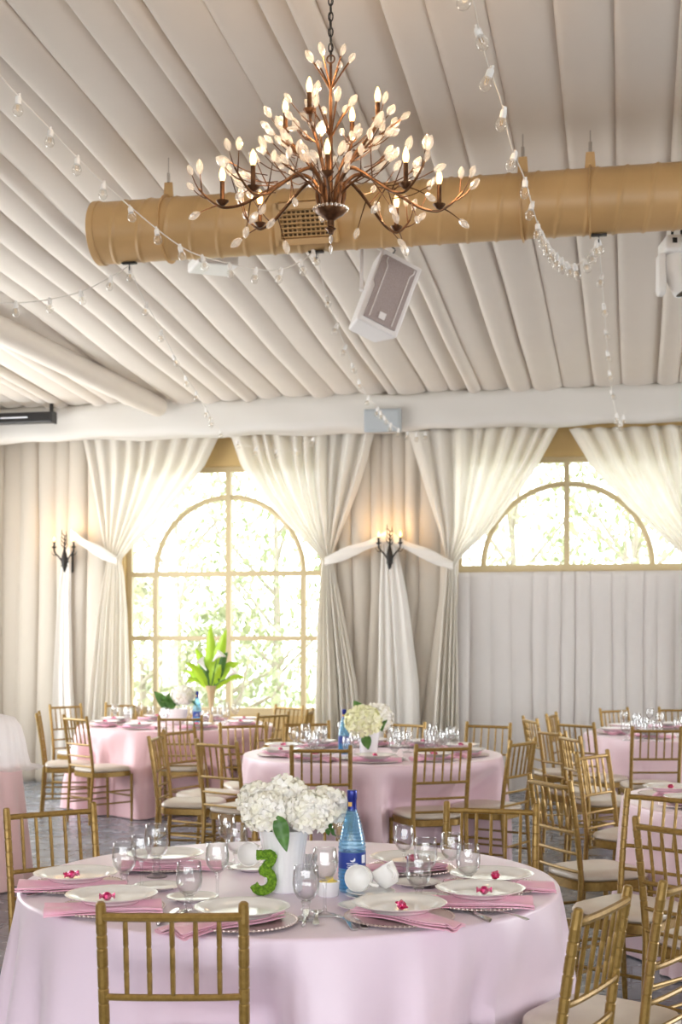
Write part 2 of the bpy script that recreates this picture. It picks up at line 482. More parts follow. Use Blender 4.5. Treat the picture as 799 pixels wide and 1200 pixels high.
def arcs():
    global W1, W2, SL
    SL = .0825
    c = ony(265, 672, YW); q = ony(353, 672, YW); t = ony(265, 546, YW); lo = ony(265, 838, YW); m = ony(265, 748, YW)
    rr = q.x - c.x
    W1 = dict(cx=c.x, r=rr, zs=c.z, z1=t.z, z0=lo.z, zm=m.z, x0=ony(146, 672, YW).x, x1=ony(379, 672, YW).x)
    c = ony(664, 664, YW); q = ony(765, 664, YW); t = ony(664, 534, YW)
    W2 = dict(cx=c.x, r=q.x - c.x, zs=c.z, z1=t.z, z0=c.z - .05, zm=0, x0=ony(534, 664, YW).x, x1=ony(800, 664, YW).x + .12)
arcs()

# ------------------------------------------------------------------ curtains
def drape(name, label, cat, m, keys, yb, nf, amp, seed, group=None, rows=40, cols=None, th=.004, crease=False):
    """keys: (pixel row, left column, right column, fold depth factor) read on the plane y = yb"""
    K = []
    for (py, xl, xr, am) in keys:
        a = ony(xl, py, yb); c = ony(xr, py, yb)
        K.append((-a.z, a.x, c.x, am))
    K = [(k[0], *k[1:]) for k in K]
    z0, z1 = -K[0][0], -K[-1][0]
    fn = folds(1., 1. / nf, seed, .4); rr = random.Random(seed)
    p1, p2 = rr.uniform(0, 6), rr.uniform(0, 6)
    cols = cols or nf * 12
    def f(s, t):
        z = lerp(z0, z1, t)
        xl, xr, am = interp(K, -z)
        u, st, k = fn(s)
        v = (4 * u * (1 - u)) ** .38 if crease else .5 - .5 * math.cos(2 * PI * u)
        y = yb - amp * am * st * v - .012 * am * math.sin(9 * s + p1 + z * 1.1)
        return (lerp(xl, xr, s) + .015 * am * math.sin(5 * s * PI + z * .9 + p2) * min(1, t * 4), y, z)
    b = MB(); b.grid(f, cols, rows)
    o = b.build(name, m, angle=80)
    sd = o.modifiers.new('cloth_thickness', 'SOLIDIFY'); sd.thickness = th; sd.offset = 0
    return tag(o, label, cat, group)

def swag_keys(top, inner, outer, tie, tail, side):
    pass

def build_curtains():
    g1 = 'white voile curtains tied beside the arched windows'
    yl = YW - .10
    fl = lambda px: HY + F * HC / project(ony(px, 800, YW - .1))[2] - 1
    drape('wall_drape', 'beige pleated wall drape behind the left wall sconce, below the black screen case', 'drape', 'liner',
          [(508, -60, 128, 1), (700, -60, 126, 1), (fl(30), -60, 122, 1)], YW - .07, 9, .08, 11, 'beige pleated wall drapes', crease=True)
    drape('wall_drape', 'beige pleated wall drape behind the sconce hanging between the two arched windows', 'drape', 'liner',
          [(505, 372, 540, 1), (700, 378, 537, 1), (fl(430), 384, 500, 1)], YW - .07, 8, .08, 12, 'beige pleated wall drapes', crease=True)
    drape('window_cover', 'pale grey pleated panel covering the wall below the half-round arched window', 'drape', 'liner_grey',
          [(671, 534, 840, .6), (760, 534, 840, .9), (fl(680), 534, 840, 1)], YW - .06, 13, .06, 13, crease=True)
    y2 = YW - .17
    def swag(lab, top, mid, tie, tail, seed, nf):
        ks = [(t[0], t[1], t[2], t[3]) for t in top + mid + tie + tail]
        drape('window_curtain', lab, 'curtain', 'sheer', ks, y2, nf, .10, seed, g1, rows=70)
    swag('white sheer curtain tied back on the left side of the full-height arched window',
         [(508, 96, 262, 1)], [(550, 104, 241, .9), (580, 110, 216, .85), (615, 117, 182, .75), (640, 122, 157, .55)],
         [(656, 126, 142, .3)], [(675, 122, 146, .45), (720, 115, 149, .7), (800, 108, 151, .9), (fl(130), 100, 153, 1)], 21, 9)
    swag('white sheer curtain tied back on the right side of the full-height arched window',
         [(508, 270, 440, 1)], [(545, 283, 430, .9), (580, 306, 418, .85), (615, 338, 404, .7), (640, 364, 394, .5)],
         [(657, 380, 390, .3)], [(675, 377, 394, .45), (720, 373, 404, .7), (800, 369, 420, .9), (fl(400), 366, 432, 1)], 22, 9)
    swag('white sheer curtain tied back on the left side of the half-round arched window',
         [(503, 478, 657, 1)], [(545, 490, 633, .9), (579, 500, 610, .85), (620, 513, 578, .7), (645, 520, 549, .5)],
         [(662, 524, 534, .3)], [(680, 522, 536, .4), (720, 518, 537, .7), (800, 511, 538, .9), (fl(525), 503, 538, 1)], 23, 9)
    swag('white sheer curtain sweeping across the right side of the half-round arched window',
         [(503, 667, 850, 1)], [(547, 693, 848, .9), (594, 735, 846, .85), (631, 778, 845, .7), (652, 802, 842, .5)],
         [(664, 826, 838, .3)], [(690, 822, 842, .45), (720, 818, 846, .7), (fl(830), 812, 856, 1)], 24, 9)
    # hanging voile tails under the sconces
    drape('voile_tail', 'narrow white voile tail hanging below the left wall sconce', 'drape', 'sheer_tail',
          [(640, 76, 84, .3), (700, 68, 84, .6), (800, 62, 87, .9), (fl(75), 58, 94, 1)], YW - .2, 2, .05, 31)
    drape('voile_tail', 'wide white voile tail fanning out below the sconce between the windows', 'drape', 'sheer_tail',
          [(632, 448, 464, .3), (700, 445, 478, .6), (800, 443, 492, .9), (fl(465), 441, 497, 1)], YW - .2, 3, .06, 32)
    def band(lab, p, q, sag):
        P = ony(p[0], p[1], YW - .27); Q = ony(q[0], q[1], YW - .25); n = 16
        pts = [P.lerp(Q, i / n) - Vector((0, .02 * math.sin(PI * i / n), sag * math.sin(PI * i / n))) for i in range(n + 1)]
        b = MB()
        def f(s, t):
            i = t * n; k = min(int(i), n - 1); c = pts[k].lerp(pts[k + 1], i - k)
            a = 2 * PI * s; h = .055 + .012 * math.sin(9 * t + 2)
            ww = h * (1 + .12 * math.sin(3 * a + t * 5))
            return c + Vector((0, .018 * math.cos(a) + .006 * math.sin(4 * a + t * 14), ww * math.sin(a)))
        b.grid(f, 18, 40, wrap=True)
        tag(b.build('curtain_tieback', 'sheer_tail', angle=80), lab, 'tieback', 'white voile tiebacks')
    band('white voile tieback running from the left wall sconce down to the curtain', (84, 626), (137, 657), .015)
    band('white voile tieback sloping down left from above the sconce between the windows', (455, 628), (381, 658), .015)
    band('white voile tieback sloping down right from above the sconce between the windows', (455, 628), (531, 663), .015)

# ------------------------------------------------------------------ exterior
def build_outside():
    b = MB(); b.box((0, 32, -.45), (60, 34, .3)); struct(b.build('ground', 'lawn', smooth=False))
    def tree(lab, px, y, h, w, seed, m, n=4200, cat='tree'):
        rr = random.Random(seed); p = ony(px, HY, y); o = thing('tree' if cat == 'tree' else 'shrub', lab, cat, (p.x, y, -.3), 0, 'trees and shrubs outside the windows')
        b = MB(); b.tube([(0, 0, 0), (.05, 0, h * .3), (.0, .05, h * .6)], [.10, .07, .03], 8)
        for k in range(7):
            a = rr.uniform(0, 6.28); z = rr.uniform(.15, .55) * h
            b.tube([(0, 0, z), (math.cos(a) * w * .3, math.sin(a) * w * .3, z + h * .15), (math.cos(a) * w * .45, math.sin(a) * w * .45, z + h * .33)], [.035, .02, .008], 6)
        b.build('trunk', 'trunk', o)
        b = MB()
        for k in range(n):
            a = rr.uniform(0, 6.28); q = rr.random(); z = rr.uniform(.12, 1)
            rad = w * .5 * math.sqrt(q) * (math.sin(PI * min(1, z * .92 + .08)) ** .6 + .05)
            c = Vector((rad * math.cos(a), rad * math.sin(a), z * h)); sz = rr.uniform(.04, .10)
            m3 = Matrix.Rotation(rr.uniform(0, 6.28), 3, 'Z') @ Matrix.Rotation(rr.uniform(-1.2, 1.2), 3, 'X')
            i = len(b.v)
            for x, yy, zz in ((-.5, 0, 0), (0, -1, .1), (.5, 0, 0), (0, 1, .1)): b.v.append(c + m3 @ Vector((x * sz, yy * sz, zz * sz)))
            b.f.append((i, i + 1, i + 2, i + 3))
        b.build('foliage', m, o, smooth=False)
    tree('pale leafy tree outside, behind the left half of the full-height window', 205, 20, 6.0, 3.0, 1, 'foliage')
    tree('pale leafy tree outside, behind the right half of the full-height window', 322, 21, 6.5, 3.2, 2, 'foliage_dark')
    tree('loose olive shrub outside, low behind the potted lilies at the window', 268, 17.5, 2.3, 2.2, 3, 'foliage_dark', 1600, 'shrub')
    tree('pale shrub outside, low behind the left edge of the full-height window', 165, 17, 2.6, 1.6, 4, 'foliage', 1400, 'shrub')
    tree('tall tree outside, behind the left half of the half-round window', 600, 21, 6.5, 3.0, 5, 'foliage')
    tree('tall tree outside, behind the right half of the half-round window', 745, 20, 6.2, 3.0, 6, 'foliage_dark')
# ================================================================== chairs
def make_chair():
    o = thing('banquet_chair', 'x', 'chair', group='gold bamboo-style banquet chairs')
    def post(s):
        ring = lambda z0, z1, r0, r1, rings: [(z, r) for z in (0,) for r in (0,)]
        zs = []; 
        def px(z):
            if z < .44: return lerp(.172, .178, z / .44), lerp(-.235, -.205, z / .44)
            u = (z - .44) / .48; return lerp(.178, .180, u), -.205 - .065 * u ** 1.3
        zz = [0, .02, .2, .40, .44]; rr = [.011, .0115, .0135, .0145, .0145]
        for g in (.50, .60, .655, .695, .75, .80, .835):
            zz += [g - .004, g - .0015, g + .0015, g + .004]; rr += [.0142, .0126, .0126, .0142]
        zz += [.862, .866, .869, .873, .905, .916, .920]; rr += [.0140, .0150, .0150, .0140, .0136, .0125, .008]
        b = MB(); b.tube([(s * px(z)[0], px(z)[1], z) for z in zz], rr, 10); return b
    for s in (-1, 1): post(s).build('back_post', 'gold', o, angle=22)
    def by(z): return -.205 - .065 * ((z - .44) / .48) ** 1.3
    def rail(nm, z, r, bow=.014, seg=8):
        b = MB(); b.tube([(.176 * math.sin(k / 8 * PI / 2 * 1), by(z) - bow * (1 - (k / 8) ** 2), z) for k in range(-8, 9)], r, seg); b.build(nm, 'gold', o)
    rail('top_rail', .882, .0115); rail('middle_rail', .672, .009)
    rail('lower_rail', .572, .008); rail('lower_rail', .487, .008)
    for k in range(5):
        x = -.118 + .059 * k; b = MB(); zz = [.675, .70, .735, .738, .741, .744, .80, .803, .806, .809, .85, .882]
        rr = [.006, .0068, .007, .006, .006, .007, .007, .006, .006, .007, .0068, .006]
        b.tube([(x, by(z) - .014 * (1 - (x / .176) ** 2), z) for z in zz], rr, 7); b.build('spindle', 'gold', o)
    # seat frame and padded seat
    def outline(t, inset, n=4.5):
        c, q = math.cos(t), math.sin(t); k = (abs(c) ** n + abs(q) ** n) ** (-1 / n)
        y = q * k; w = lerp(.205, .188, (1 - y) / 2)
        return (c * k * (w - inset), y * (.205 - inset))
    def slab(prof, nm, m):
        b = MB(); N = 32; rows = len(prof)
        b.grid(lambda u, v: (*outline(2 * PI * u, prof[min(rows - 1, round(v * (rows - 1)))][0]), prof[min(rows - 1, round(v * (rows - 1)))][1]), N, rows - 1, wrap=True)
        b.f.append(tuple(reversed(range(N)))); b.f.append(tuple(range((rows - 1) * N, rows * N)))
        return b.build(nm, m, o)
    slab([(.03, .392), (.004, .392), (0, .396), (0, .432), (.006, .436), (.03, .436)], 'seat_frame', 'gold')
    slab([(.03, .434), (.012, .436), (.003, .446), (.003, .458), (.012, .470), (.035, .478), (.08, .482), (.13, .484)], 'seat_cushion', 'cushion')
    for s in (-1, 1):
        b = MB(); b.tube([(s * .182, .18, 0), (s * .184, .18, .1), (s * .186, .178, .25), (s * .186, .176, .41)], [.010, .0115, .0135, .014], 10); b.build('front_leg', 'gold', o)
    for z in (.17, .27):
        for s in (-1, 1):
            b = MB(); b.tube([(s * .175, -.225, z), (s * .184, .178, z)], .0075, 7); b.build('stretcher', 'gold', o)
    for y, z in ((.178, .22), (-.222, .22)):
        b = MB(); b.tube([(-.18, y, z), (.18, y, z)], .0075, 7); b.build('stretcher', 'gold', o)
    return o
CHAIRS = [
 # left post column, right post column, row of post tops, right post farther (+1/-1), A faces away / T faces the camera, override of width cosine, label
 (118, 286, 1057, 0, 'A', 1.0, 'nearest gold chair, its back to the viewer, before the table with the number 3'),
 (15, 104, 943, 1, 'T', None, 'gold chair at the left end of the table with the moss number 3'),
 (525, 627, 940, -1, 'T', None, 'gold chair behind the right end of the table with the moss number 3'),
 (297, 400, 931, 0, 'T', 1.0, 'gold chair mostly hidden behind the white hydrangeas and blue bottle'),
 (669, 749, 1050, 1, 'A', .52, 'gold chair at the right front of the moss number table, angled with slanting back'),
 (764, 853, 1021, 1, 'A', .60, 'gold chair in the lower right corner, cut off by the picture edge'),
 (754, 829, 962, -1, 'A', .64, 'gold chair, second up from the lower right corner, overlapping the right-edge table'),
 (740, 817, 927, -1, 'T', .72, 'gold chair closest in front of the pink cloth of the right-edge table'),
 (626, 661, 910, -1, 'A', None, 'gold chair standing side-on behind the right end of the front table, seat to the right'),
 (671, 717, 880, 1, 'T', None, 'gold chair facing the right-edge table from its far left side'),
 (662, 673, 860, -1, 'A', .22, 'gold chair seen edge-on behind the chair facing the right-edge table'),
 (657, 692, 845, -1, 'A', None, 'gold chair with sunlit seat at the left front of the far right table'),
 (635, 658, 854, -1, 'A', None, 'slim-looking gold chair turned right, left of the far right table'),
 (617, 625, 840, -1, 'A', .18, 'gold chair seen edge-on, the leftmost one by the far right table'),
 (637, 655, 835, 1, 'T', None, 'gold chair at the far left side of the far right table, against the grey panel'),
 (701, 738, 829, 1, 'T', None, 'gold chair behind the far right table, beside its stack of glasses'),
 (773, 817, 828, 0, 'T', None, 'gold chair behind the far right table at the picture edge'),
 (741, 799, 851, 0, 'A', 1.0, 'gold chair with its back to the viewer, in front of the far right table'),
 (595, 631, 865, 1, 'A', None, 'gold chair at the right end of the middle table'),
 (549, 597, 846, -1, 'T', None, 'gold chair behind the right side of the middle table, against the grey panel'),
 (454, 497, 845, -1, 'T', None, 'gold chair behind the middle table, just right of its hydrangeas'),
 (482, 546, 870, 1, 'A', None, 'gold chair with its back to the viewer, right front of the middle table'),
 (341, 412, 873, 0, 'A', 1.0, 'gold chair seen from behind at the middle table, above the front hydrangeas'),
 (331, 387, 844, 1, 'T', .99, 'gold chair behind the middle table, just left of its blue bottle'),
 (302, 336, 834, 1, 'A', None, 'gold chair on the right side of the window table, turned to the left'),
 (308, 341, 826, -1, 'T', None, 'gold chair behind the right of the window table, closest to the window'),
 (362, 366, 830, 1, 'A', .12, 'gold chair seen edge-on between the window table and the middle table'),
 (259, 311, 846, 1, 'T', None, 'gold chair behind the left end of the middle table, facing the camera'),
 (185, 238, 838, 0, 'A', 1.0, 'gold chair with its back to the viewer, in front of the window table'),
 (195, 225, 853, 1, 'T', None, 'gold chair at the left of the middle table, second from its left end'),
 (178, 187, 860, 1, 'T', .12, 'gold chair seen edge-on at the left end of the middle table'),
 (229, 279, 867, -1, 'A', None, 'gold chair at the left front of the middle table, nearest above the hydrangeas'),
 (41, 48, 834, -1, 'A', .16, 'gold chair seen edge-on, leftmost at the window table'),
 (62, 92, 824.5, 1, 'T', None, 'gold chair against the left wall drape, behind the window table'),
 (71, 105, 838, -1, 'A', None, 'gold chair at the left front of the window table, whole seat visible'),
 (125, 166, 823, 0, 'T', .97, 'gold chair behind the window table, under the left window curtain'),
]
SEATS = []
def plan_chairs():
    for (xl, xr, py, sg, face, c, lab) in CHAIRS:
        dep = F * (HC - .92) / (HY - py) * -1
        w = (xr - xl) / F * dep
        c = c if c is not None else min(1., w / .36)
        s = math.sqrt(max(0, 1 - c * c)) * sg
        p = atd((xl + xr) / 2, py, dep)
        f = cam(-s, 0, c) if face == 'A' else cam(s, 0, -c)
        q = p + f * .27; q.z = 0
        T = min((T1, T2, T3, T4, T5), key=lambda t: (t - q).length); v = q - T
        if v.length < .92: q = T + v * (.92 / v.length)      # never deeper under a table than this
        SEATS.append((q, f, lab))
def place_chairs():
    proto = make_chair()
    for q, f, lab in SEATS:
        dup(proto, (q.x, q.y, 0), math.atan2(f.y, f.x) - PI / 2, lab, 'gold bamboo-style banquet chairs')

# ================================================================== tables
def cloth(name, label, c, R0, m, seed, nf=22, amp=.05, flare=.05, zt=ZT):
    rr = random.Random(seed); near = [s_ for s_ in SEATS if (s_[0] - c).length < 1.5]
    fn = folds(2 * PI, 2 * PI / nf, seed, .5); ph = [rr.uniform(0, 6.28) for _ in range(8)]
    def f(u, t):
        a = 2 * PI * u
        if t < .25:
            r = (R0 - .012) * t / .25; z = zt
            if t == 0: r = .0
        else:
            q = (t - .25) / .75
            if q < .08:
                e = q / .08 * PI / 2; r = R0 - .012 + .012 * math.sin(e); z = zt - .012 * (1 - math.cos(e))
            else:
                d = (q - .08) / .92; z = lerp(zt - .012, .008, d)
                uu, st, k = fn(u); v = .5 - .5 * math.cos(2 * PI * uu)
                g = min(1, d * 1.5) ** .8
                r = R0 + flare * d + amp * st * g * (v - .35) + .012 * g * math.sin(5 * a + ph[0] + 2.5 * d) + .006 * g * math.sin(13 * a + ph[1] - 3 * d)
                a += .05 * st * d * math.sin(ph[2] + k * 1.7)
        if z < .70 and t > .25:          # tucked seats press the hanging cloth inwards
            h = min(1, (.70 - z) / .18); e = Vector((math.cos(a), math.sin(a), 0)); push = 0
            for q, f_, _ in near:
                d_ = c + e * r - q; ly = d_.dot(f_); lx = abs(d_.x * f_.y - d_.y * f_.x); cs = -e.dot(f_)
                if lx < .32 and ly < .235 and cs > .3:
                    w = min(1, (.32 - lx) / .10); w = w * w * (3 - 2 * w)
                    push = max(push, min(.5, (.235 - ly) / cs) * w)
            r -= push * h
        return (r * math.cos(a), r * math.sin(a), z)
    b = MB()
    ts = [i / 8 * .25 for i in range(1, 9)] + [.25 + .75 * .08 * k / 4 for k in range(1, 5)] + [.25 + .75 * (.08 + .92 * k / 22) for k in range(1, 23)]
    N = 240; k0 = 0; b.v.append(Vector((0, 0, zt)))
    for t in ts:
        for i in range(N): b.v.append(Vector(f(i / N, t)))
    for i in range(N): b.f.append((0, 1 + i, 1 + (i + 1) % N))
    for j in range(len(ts) - 1):
        for i in range(N):
            i2 = (i + 1) % N; A = 1 + j * N
            b.f.append((A + i, A + N + i, A + N + i2, A + i2))
    o = b.build(name, m, angle=70); o.location = (c.x, c.y, 0)
    return tag(o, label, 'tablecloth', 'floor-length pink satin tablecloths')
def tcentre(px, dep):
    p = EYE + (CR * ((px - HX) / F) + CD) * dep; return Vector((p.x, p.y, 0))
T1 = tcentre(341, 4.64); T2 = tcentre(437, 9.62); T3 = tcentre(207, 12.75); T4 = tcentre(812, 11.55); T5 = tcentre(945, 6.85)
def build_tables():
    cloth('tablecloth', 'cool-lit pink satin cloth on the front round table with the moss number 3', T1, .905, 'satin_cool_lit', 1, 22, .085, .06)
    cloth('tablecloth', 'pink satin cloth on the middle round table with yellow-white hydrangeas', T2, .91, 'satin_pink', 2, 20, .07, .05)
    cloth('tablecloth', 'rose-pink satin cloth on the round table by the tall window', T3, .91, 'satin_rose', 3, 22, .11, .08)
    cloth('tablecloth', 'pink satin cloth on the far right round table before the grey panel', T4, .91, 'satin_pink', 4, 20, .06, .05)
    cloth('tablecloth', 'pale pink satin cloth on the round table cut by the right picture edge', T5, .91, 'satin_pink', 5, 20, .045, .05)
    # rectangular side table at the left edge
    A = onz(36, 893, ZT); e = cam(-.19, 0, -.98).normalized(); n = cam(-.98, 0, .19).normalized()
    ln, wd = 1.25, 1.5; pts = []
    ctr = A + e * ln / 2 + n * wd / 2; ctr.z = 0
    ang = math.atan2(-e.y, -e.x)
    rr = random.Random(9); fn = folds(5.5, .28, 10, .5)
    def per(u, off):                 # rounded rectangle outline by arc length
        x, y = wd / 2, ln / 2; n_ = 9.0; a = 2 * PI * u
        c_, s_ = math.cos(a), math.sin(a); k = (abs(c_) ** n_ + abs(s_) ** n_) ** (-1 / n_)
        return c_ * k * x * (1 + off / x), s_ * k * y * (1 + off / y)
    def f(u, t):
        uu, st, k = fn(u); v = .5 - .5 * math.cos(2 * PI * uu)
        off = .0 if t < .02 else .05 * t + .05 * t * st * (v - .3)
        x, y = per(u, off); return n * -x + (-e) * y + Vector((0, 0, lerp(ZT, .008, t)))
    b = MB(); b.grid(f, 320, 16, wrap=True); b.f.append(tuple(range(320)))
    o = b.build('tablecloth', 'satin_peach', angle=60); o.location = ctr
    tag(o, 'salmon-pink cloth on the side table at the left picture edge', 'tablecloth', 'floor-length pink satin tablecloths')
    # what stands on the side table
    q = onz(-2, 902, ZT)
    fb = folds(1., 1 / 11., 4, .5)
    b = MB()
    def g(u, t):
        uu, st, k = fb(u); v = .5 - .5 * math.cos(2 * PI * uu); a = 2 * PI * u
        r = [.02, .10, .14, .165, .18, .195, .235, .275][min(7, int(t * 7 + .5))]; z = [.345, .325, .27, .18, .09, .03, .012, .006][min(7, int(t * 7 + .5))]
        r *= 1 + .10 * st * (v - .5) * (.3 + t); return (r * math.cos(a), r * math.sin(a), z + (.012 * v if t > .8 else 0))
    b.grid(g, 132, 7, wrap=True); b.f.append(tuple(range(132)))
    o = b.build('organza_cover', 'organza', angle=70); o.location = (q.x, q.y, ZT)
    tag(o, 'white organza cover with crumpled hem standing on the side table at the left', 'cover')
    for k, (dx, dy) in enumerate(((-.08, .02), (0, .05), (.07, 0))):
        b = MB(); b.lathe([(0, .0), (.03, 0), (.033, .004), (.034, .10), (.0325, .10), (.031, .008), (0, .006)], 18)
        p = q + CR * dx + CD * dy; o = b.build('votive_glass', 'glass'); o.location = (p.x, p.y, ZT + .004)
        tag(o, ['left', 'middle', 'right'][k] + ' glass votive of the three under the white organza cover', 'glass', 'votive glasses under the organza')

# ================================================================== tableware prototypes
def P_dinner():
    b = MB(); r = .139
    b.lathe([(0, .004), (.045, .004), (.075, .0035), (.082, 0), (.086, 0), (.09, .004), (.105, .012), (.125, .018), (r - .002, .0225), (r, .0245), (r - .003, .0255),
             (.126, .0225), (.119, .0215), (.112, .0195), (.104, .0165), (.098, .0125), (.088, .009), (.06, .0082), (0, .008)], 48,
            fn=lambda a, z: 1 + (.006 * math.cos(12 * a) if z > .02 else 0))
    return b.build('dinner_plate', 'china', angle=60)
def P_bread():
    b = MB(); r = .082
    b.lathe([(0, .003), (.035, .003), (.045, 0), (.049, 0), (.055, .006), (.075, .011), (r - .001, .0135), (r, .015), (r - .002, .0158), (.07, .0125), (.058, .0085), (.05, .0065), (0, .006)], 36)
    return b.build('bread_plate', 'china', angle=60)
def P_charger():
    r = .158; o = MB().lathe([(0, .002), (.10, .002), (.105, 0), (.11, 0), (.118, .004), (.15, .0085), (r, .010), (r + .002, .0118), (r, .013), (.15, .0118), (.118, .008), (.10, .0062), (0, .006)], 56).build('charger_plate', 'charger', angle=60)
    b = MB()
    for k in range(72):
        a = 2 * PI * k / 72; b.ball((math.cos(a) * (r + .001), math.sin(a) * (r + .001), .0125), .0038, 6, 4)
    b.build('beaded_rim', 'charger', o); return o
def P_napkin(seed, L=.44, W=.105, drop=(.5, .5)):
    rr = random.Random(seed); p = [rr.uniform(0, 6.28) for _ in range(6)]
    def surf(lift, w, sh):
        def f(u, t):
            x = (u - .5) * L; e = abs(u - .5) * 2
            y = (t - .5) * w * (1 + .25 * e * math.sin(p[0] + 3 * u)) + .012 * math.sin(5 * u + p[1]) + sh
            ax = abs(x)
            z = .0145 if ax < .165 else .0145 + .004 * math.sin((ax - .165) * 40) - (ax - .165) * .22
            z += lift * (1 + .35 * math.sin(p[2] + 4 * t) * e) + (.007 * e * e * math.sin(2 * PI * t * 1.2 + p[3] + 3 * u))
            return (x, y, max(z, .011 + lift * .6) if ax < .17 else max(z, .008 + lift * .6))
        return f
    b = MB(); b.sheet(surf(.0, W, 0), 40, 10, .0035); b.sheet(surf(.0065, W * .95, .004), 40, 10, .003); b.sheet(surf(.012, W * .88, -.003), 40, 10, .003)
    return b.build('napkin', 'napkin', angle=70)
def P_goblet():
    o = bpy.data.objects.new('water_goblet', None); COL.objects.link(o)
    b = MB(); b.lathe([(0, .052), (.012, .054), (.026, .064), (.036, .080), (.0395, .100), (.039, .120), (.0365, .142), (.0352, .154), (.0344, .1545), (.0338, .153), (.035, .142), (.0376, .12), (.038, .1), (.0344, .082), (.024, .068), (.01, .060), (0, .059)], 28)
    b.build('bowl', 'glass', o, angle=70)
    b = MB(); b.lathe([(0, 0), (.034, 0), (.036, .0015), (.034, .004), (.02, .009), (.011, .014), (.010, .022), (.015, .028), (.010, .034), (.010, .044), (.016, .052), (.012, .054), (0, .053)], 24)
    b.build('stem', 'glass', o, angle=70)
    return tag(o, 'x', 'glass')
def P_wine():
    o = bpy.data.objects.new('wine_glass', None); COL.objects.link(o)
    b = MB(); b.lathe([(0, .096), (.008, .097), (.020, .104), (.031, .120), (.0365, .140), (.036, .158), (.033, .178), (.0315, .188), (.0307, .1886), (.030, .187), (.0317, .177), (.0346, .158), (.0351, .14), (.0297, .122), (.018, .107), (0, .100)], 28)
    b.build('bowl', 'glass', o, angle=70)
    b = MB(); b.lathe([(0, 0), (.032, 0), (.0335, .0012), (.032, .003), (.015, .006), (.006, .012), (.0042, .03), (.0040, .07), (.0055, .088), (.008, .097), (0, .097)], 20)
    b.build('stem', 'glass', o, angle=70)
    return tag(o, 'x', 'glass')
def P_candy():
    o = bpy.data.objects.new('foil_candy', None); COL.objects.link(o)
    rr = random.Random(3); b = MB(); b.ball((0, 0, .013), .0135, 12, 8)
    for i in range(len(b.v)): b.v[i] = Vector(b.v[i]) * 1; b.v[i].x *= 1 + rr.uniform(-.08, .08); b.v[i].y *= 1 + rr.uniform(-.08, .08)
    b.build('ball', 'foil', o, angle=25)
    b = MB()
    for s in (-1, 1):
        b.grid(lambda u, t: (s * (.011 + .012 * t), (.004 + .008 * t) * math.cos(2 * PI * u) * (1 + .3 * math.sin(8 * PI * u) * t), .014 + (.003 + .006 * t) * math.sin(2 * PI * u) * (1 + .3 * math.sin(8 * PI * u) * t)), 24, 3, wrap=True)
    b.build('twist', 'foil', o, angle=30)
    return tag(o, 'x', 'candy')
def P_fork():
    b = MB()
    def w(u):
        return interp([(0, .0095, 0), (.05, .011, 0), (.4, .0045, 0), (.62, .0040, 0), (.70, .010, 0), (.80, .0125, 0)], u)[0]
    zc = lambda u: .004 + .010 * math.sin(PI * min(1, u * 1.1)) * (.4 + .6 * u)
    b.sheet(lambda t, u: ((t - .5) * 2 * w(u * .8), (u * .8 - .5) * .195, zc(u * .8)), 4, 24, .0022)
    for k in range(4):
        x = (-1.5 + k) * .0062; b.tube([(x, (.79 - .5) * .195, zc(.79)), (x, (.9 - .5) * .195, zc(.9)), (x * .96, .0975, zc(1.0) + .003)], [.0019, .0018, .0010], 6)
    return b.build('fork', 'steel')
def P_knife():
    b = MB(); b.tube([(0, -.115, .006), (0, -.112, .006), (0, -.06, .006), (0, .0, .006)], [.006, .0085, .0075, .0055], 10, flat=.6)
    b.sheet(lambda t, u: ((t - .5) * 2 * interp([(0, .005, 0), (.15, .0085, 0), (.8, .0095, 0), (1, .001, 0)], u)[0] + .001, lerp(0, .115, u), .006), 2, 14, .0018)
    return b.build('knife', 'steel')
def P_spoon():
    b = MB()
    def w(u): return interp([(0, .0085, 0), (.05, .010, 0), (.4, .0042, 0), (.66, .0038, 0), (.72, .010, 0), (.82, .0185, 0), (.92, .016, 0), (1, .002, 0)], u)[0]
    b.sheet(lambda t, u: ((t - .5) * 2 * w(u), (u - .5) * .18, .005 + .009 * math.sin(PI * u) * (u < .7) + (0 if u < .7 else .006 * (1 - u) + .006 * ((t - .5) * 2) ** 2)), 8, 34, .0018)
    return b.build('spoon', 'steel')

ORD = ['leftmost', 'second from the left', 'third from the left', 'fourth from the left', 'fifth from the left', 'sixth from the left', 'seventh from the left', 'eighth from the left', 'ninth from the left', 'tenth from the left']
def settings_proto():
    global PR
    PR = dict(plate=P_dinner(), bread=P_bread(), charger=P_charger(), goblet=P_goblet(), wine=P_wine(), candy=P_candy(),
              fork=P_fork(), knife=P_knife(), spoon=P_spoon(), nap=[P_napkin(1, .35, .135), P_napkin(5, .345, .14), P_napkin(8, .37, .115)])
    for k in ('plate', 'bread', 'charger', 'fork', 'knife', 'spoon'): PR[k]['label'] = 'x'
    PR['plate']['category'] = 'plate'; PR['bread']['category'] = 'plate'; PR['charger']['category'] = 'charger plate'
    for k in ('fork', 'knife', 'spoon'): PR[k]['category'] = k
    for n in PR['nap']: n['category'] = 'napkin'; n['label'] = 'x'

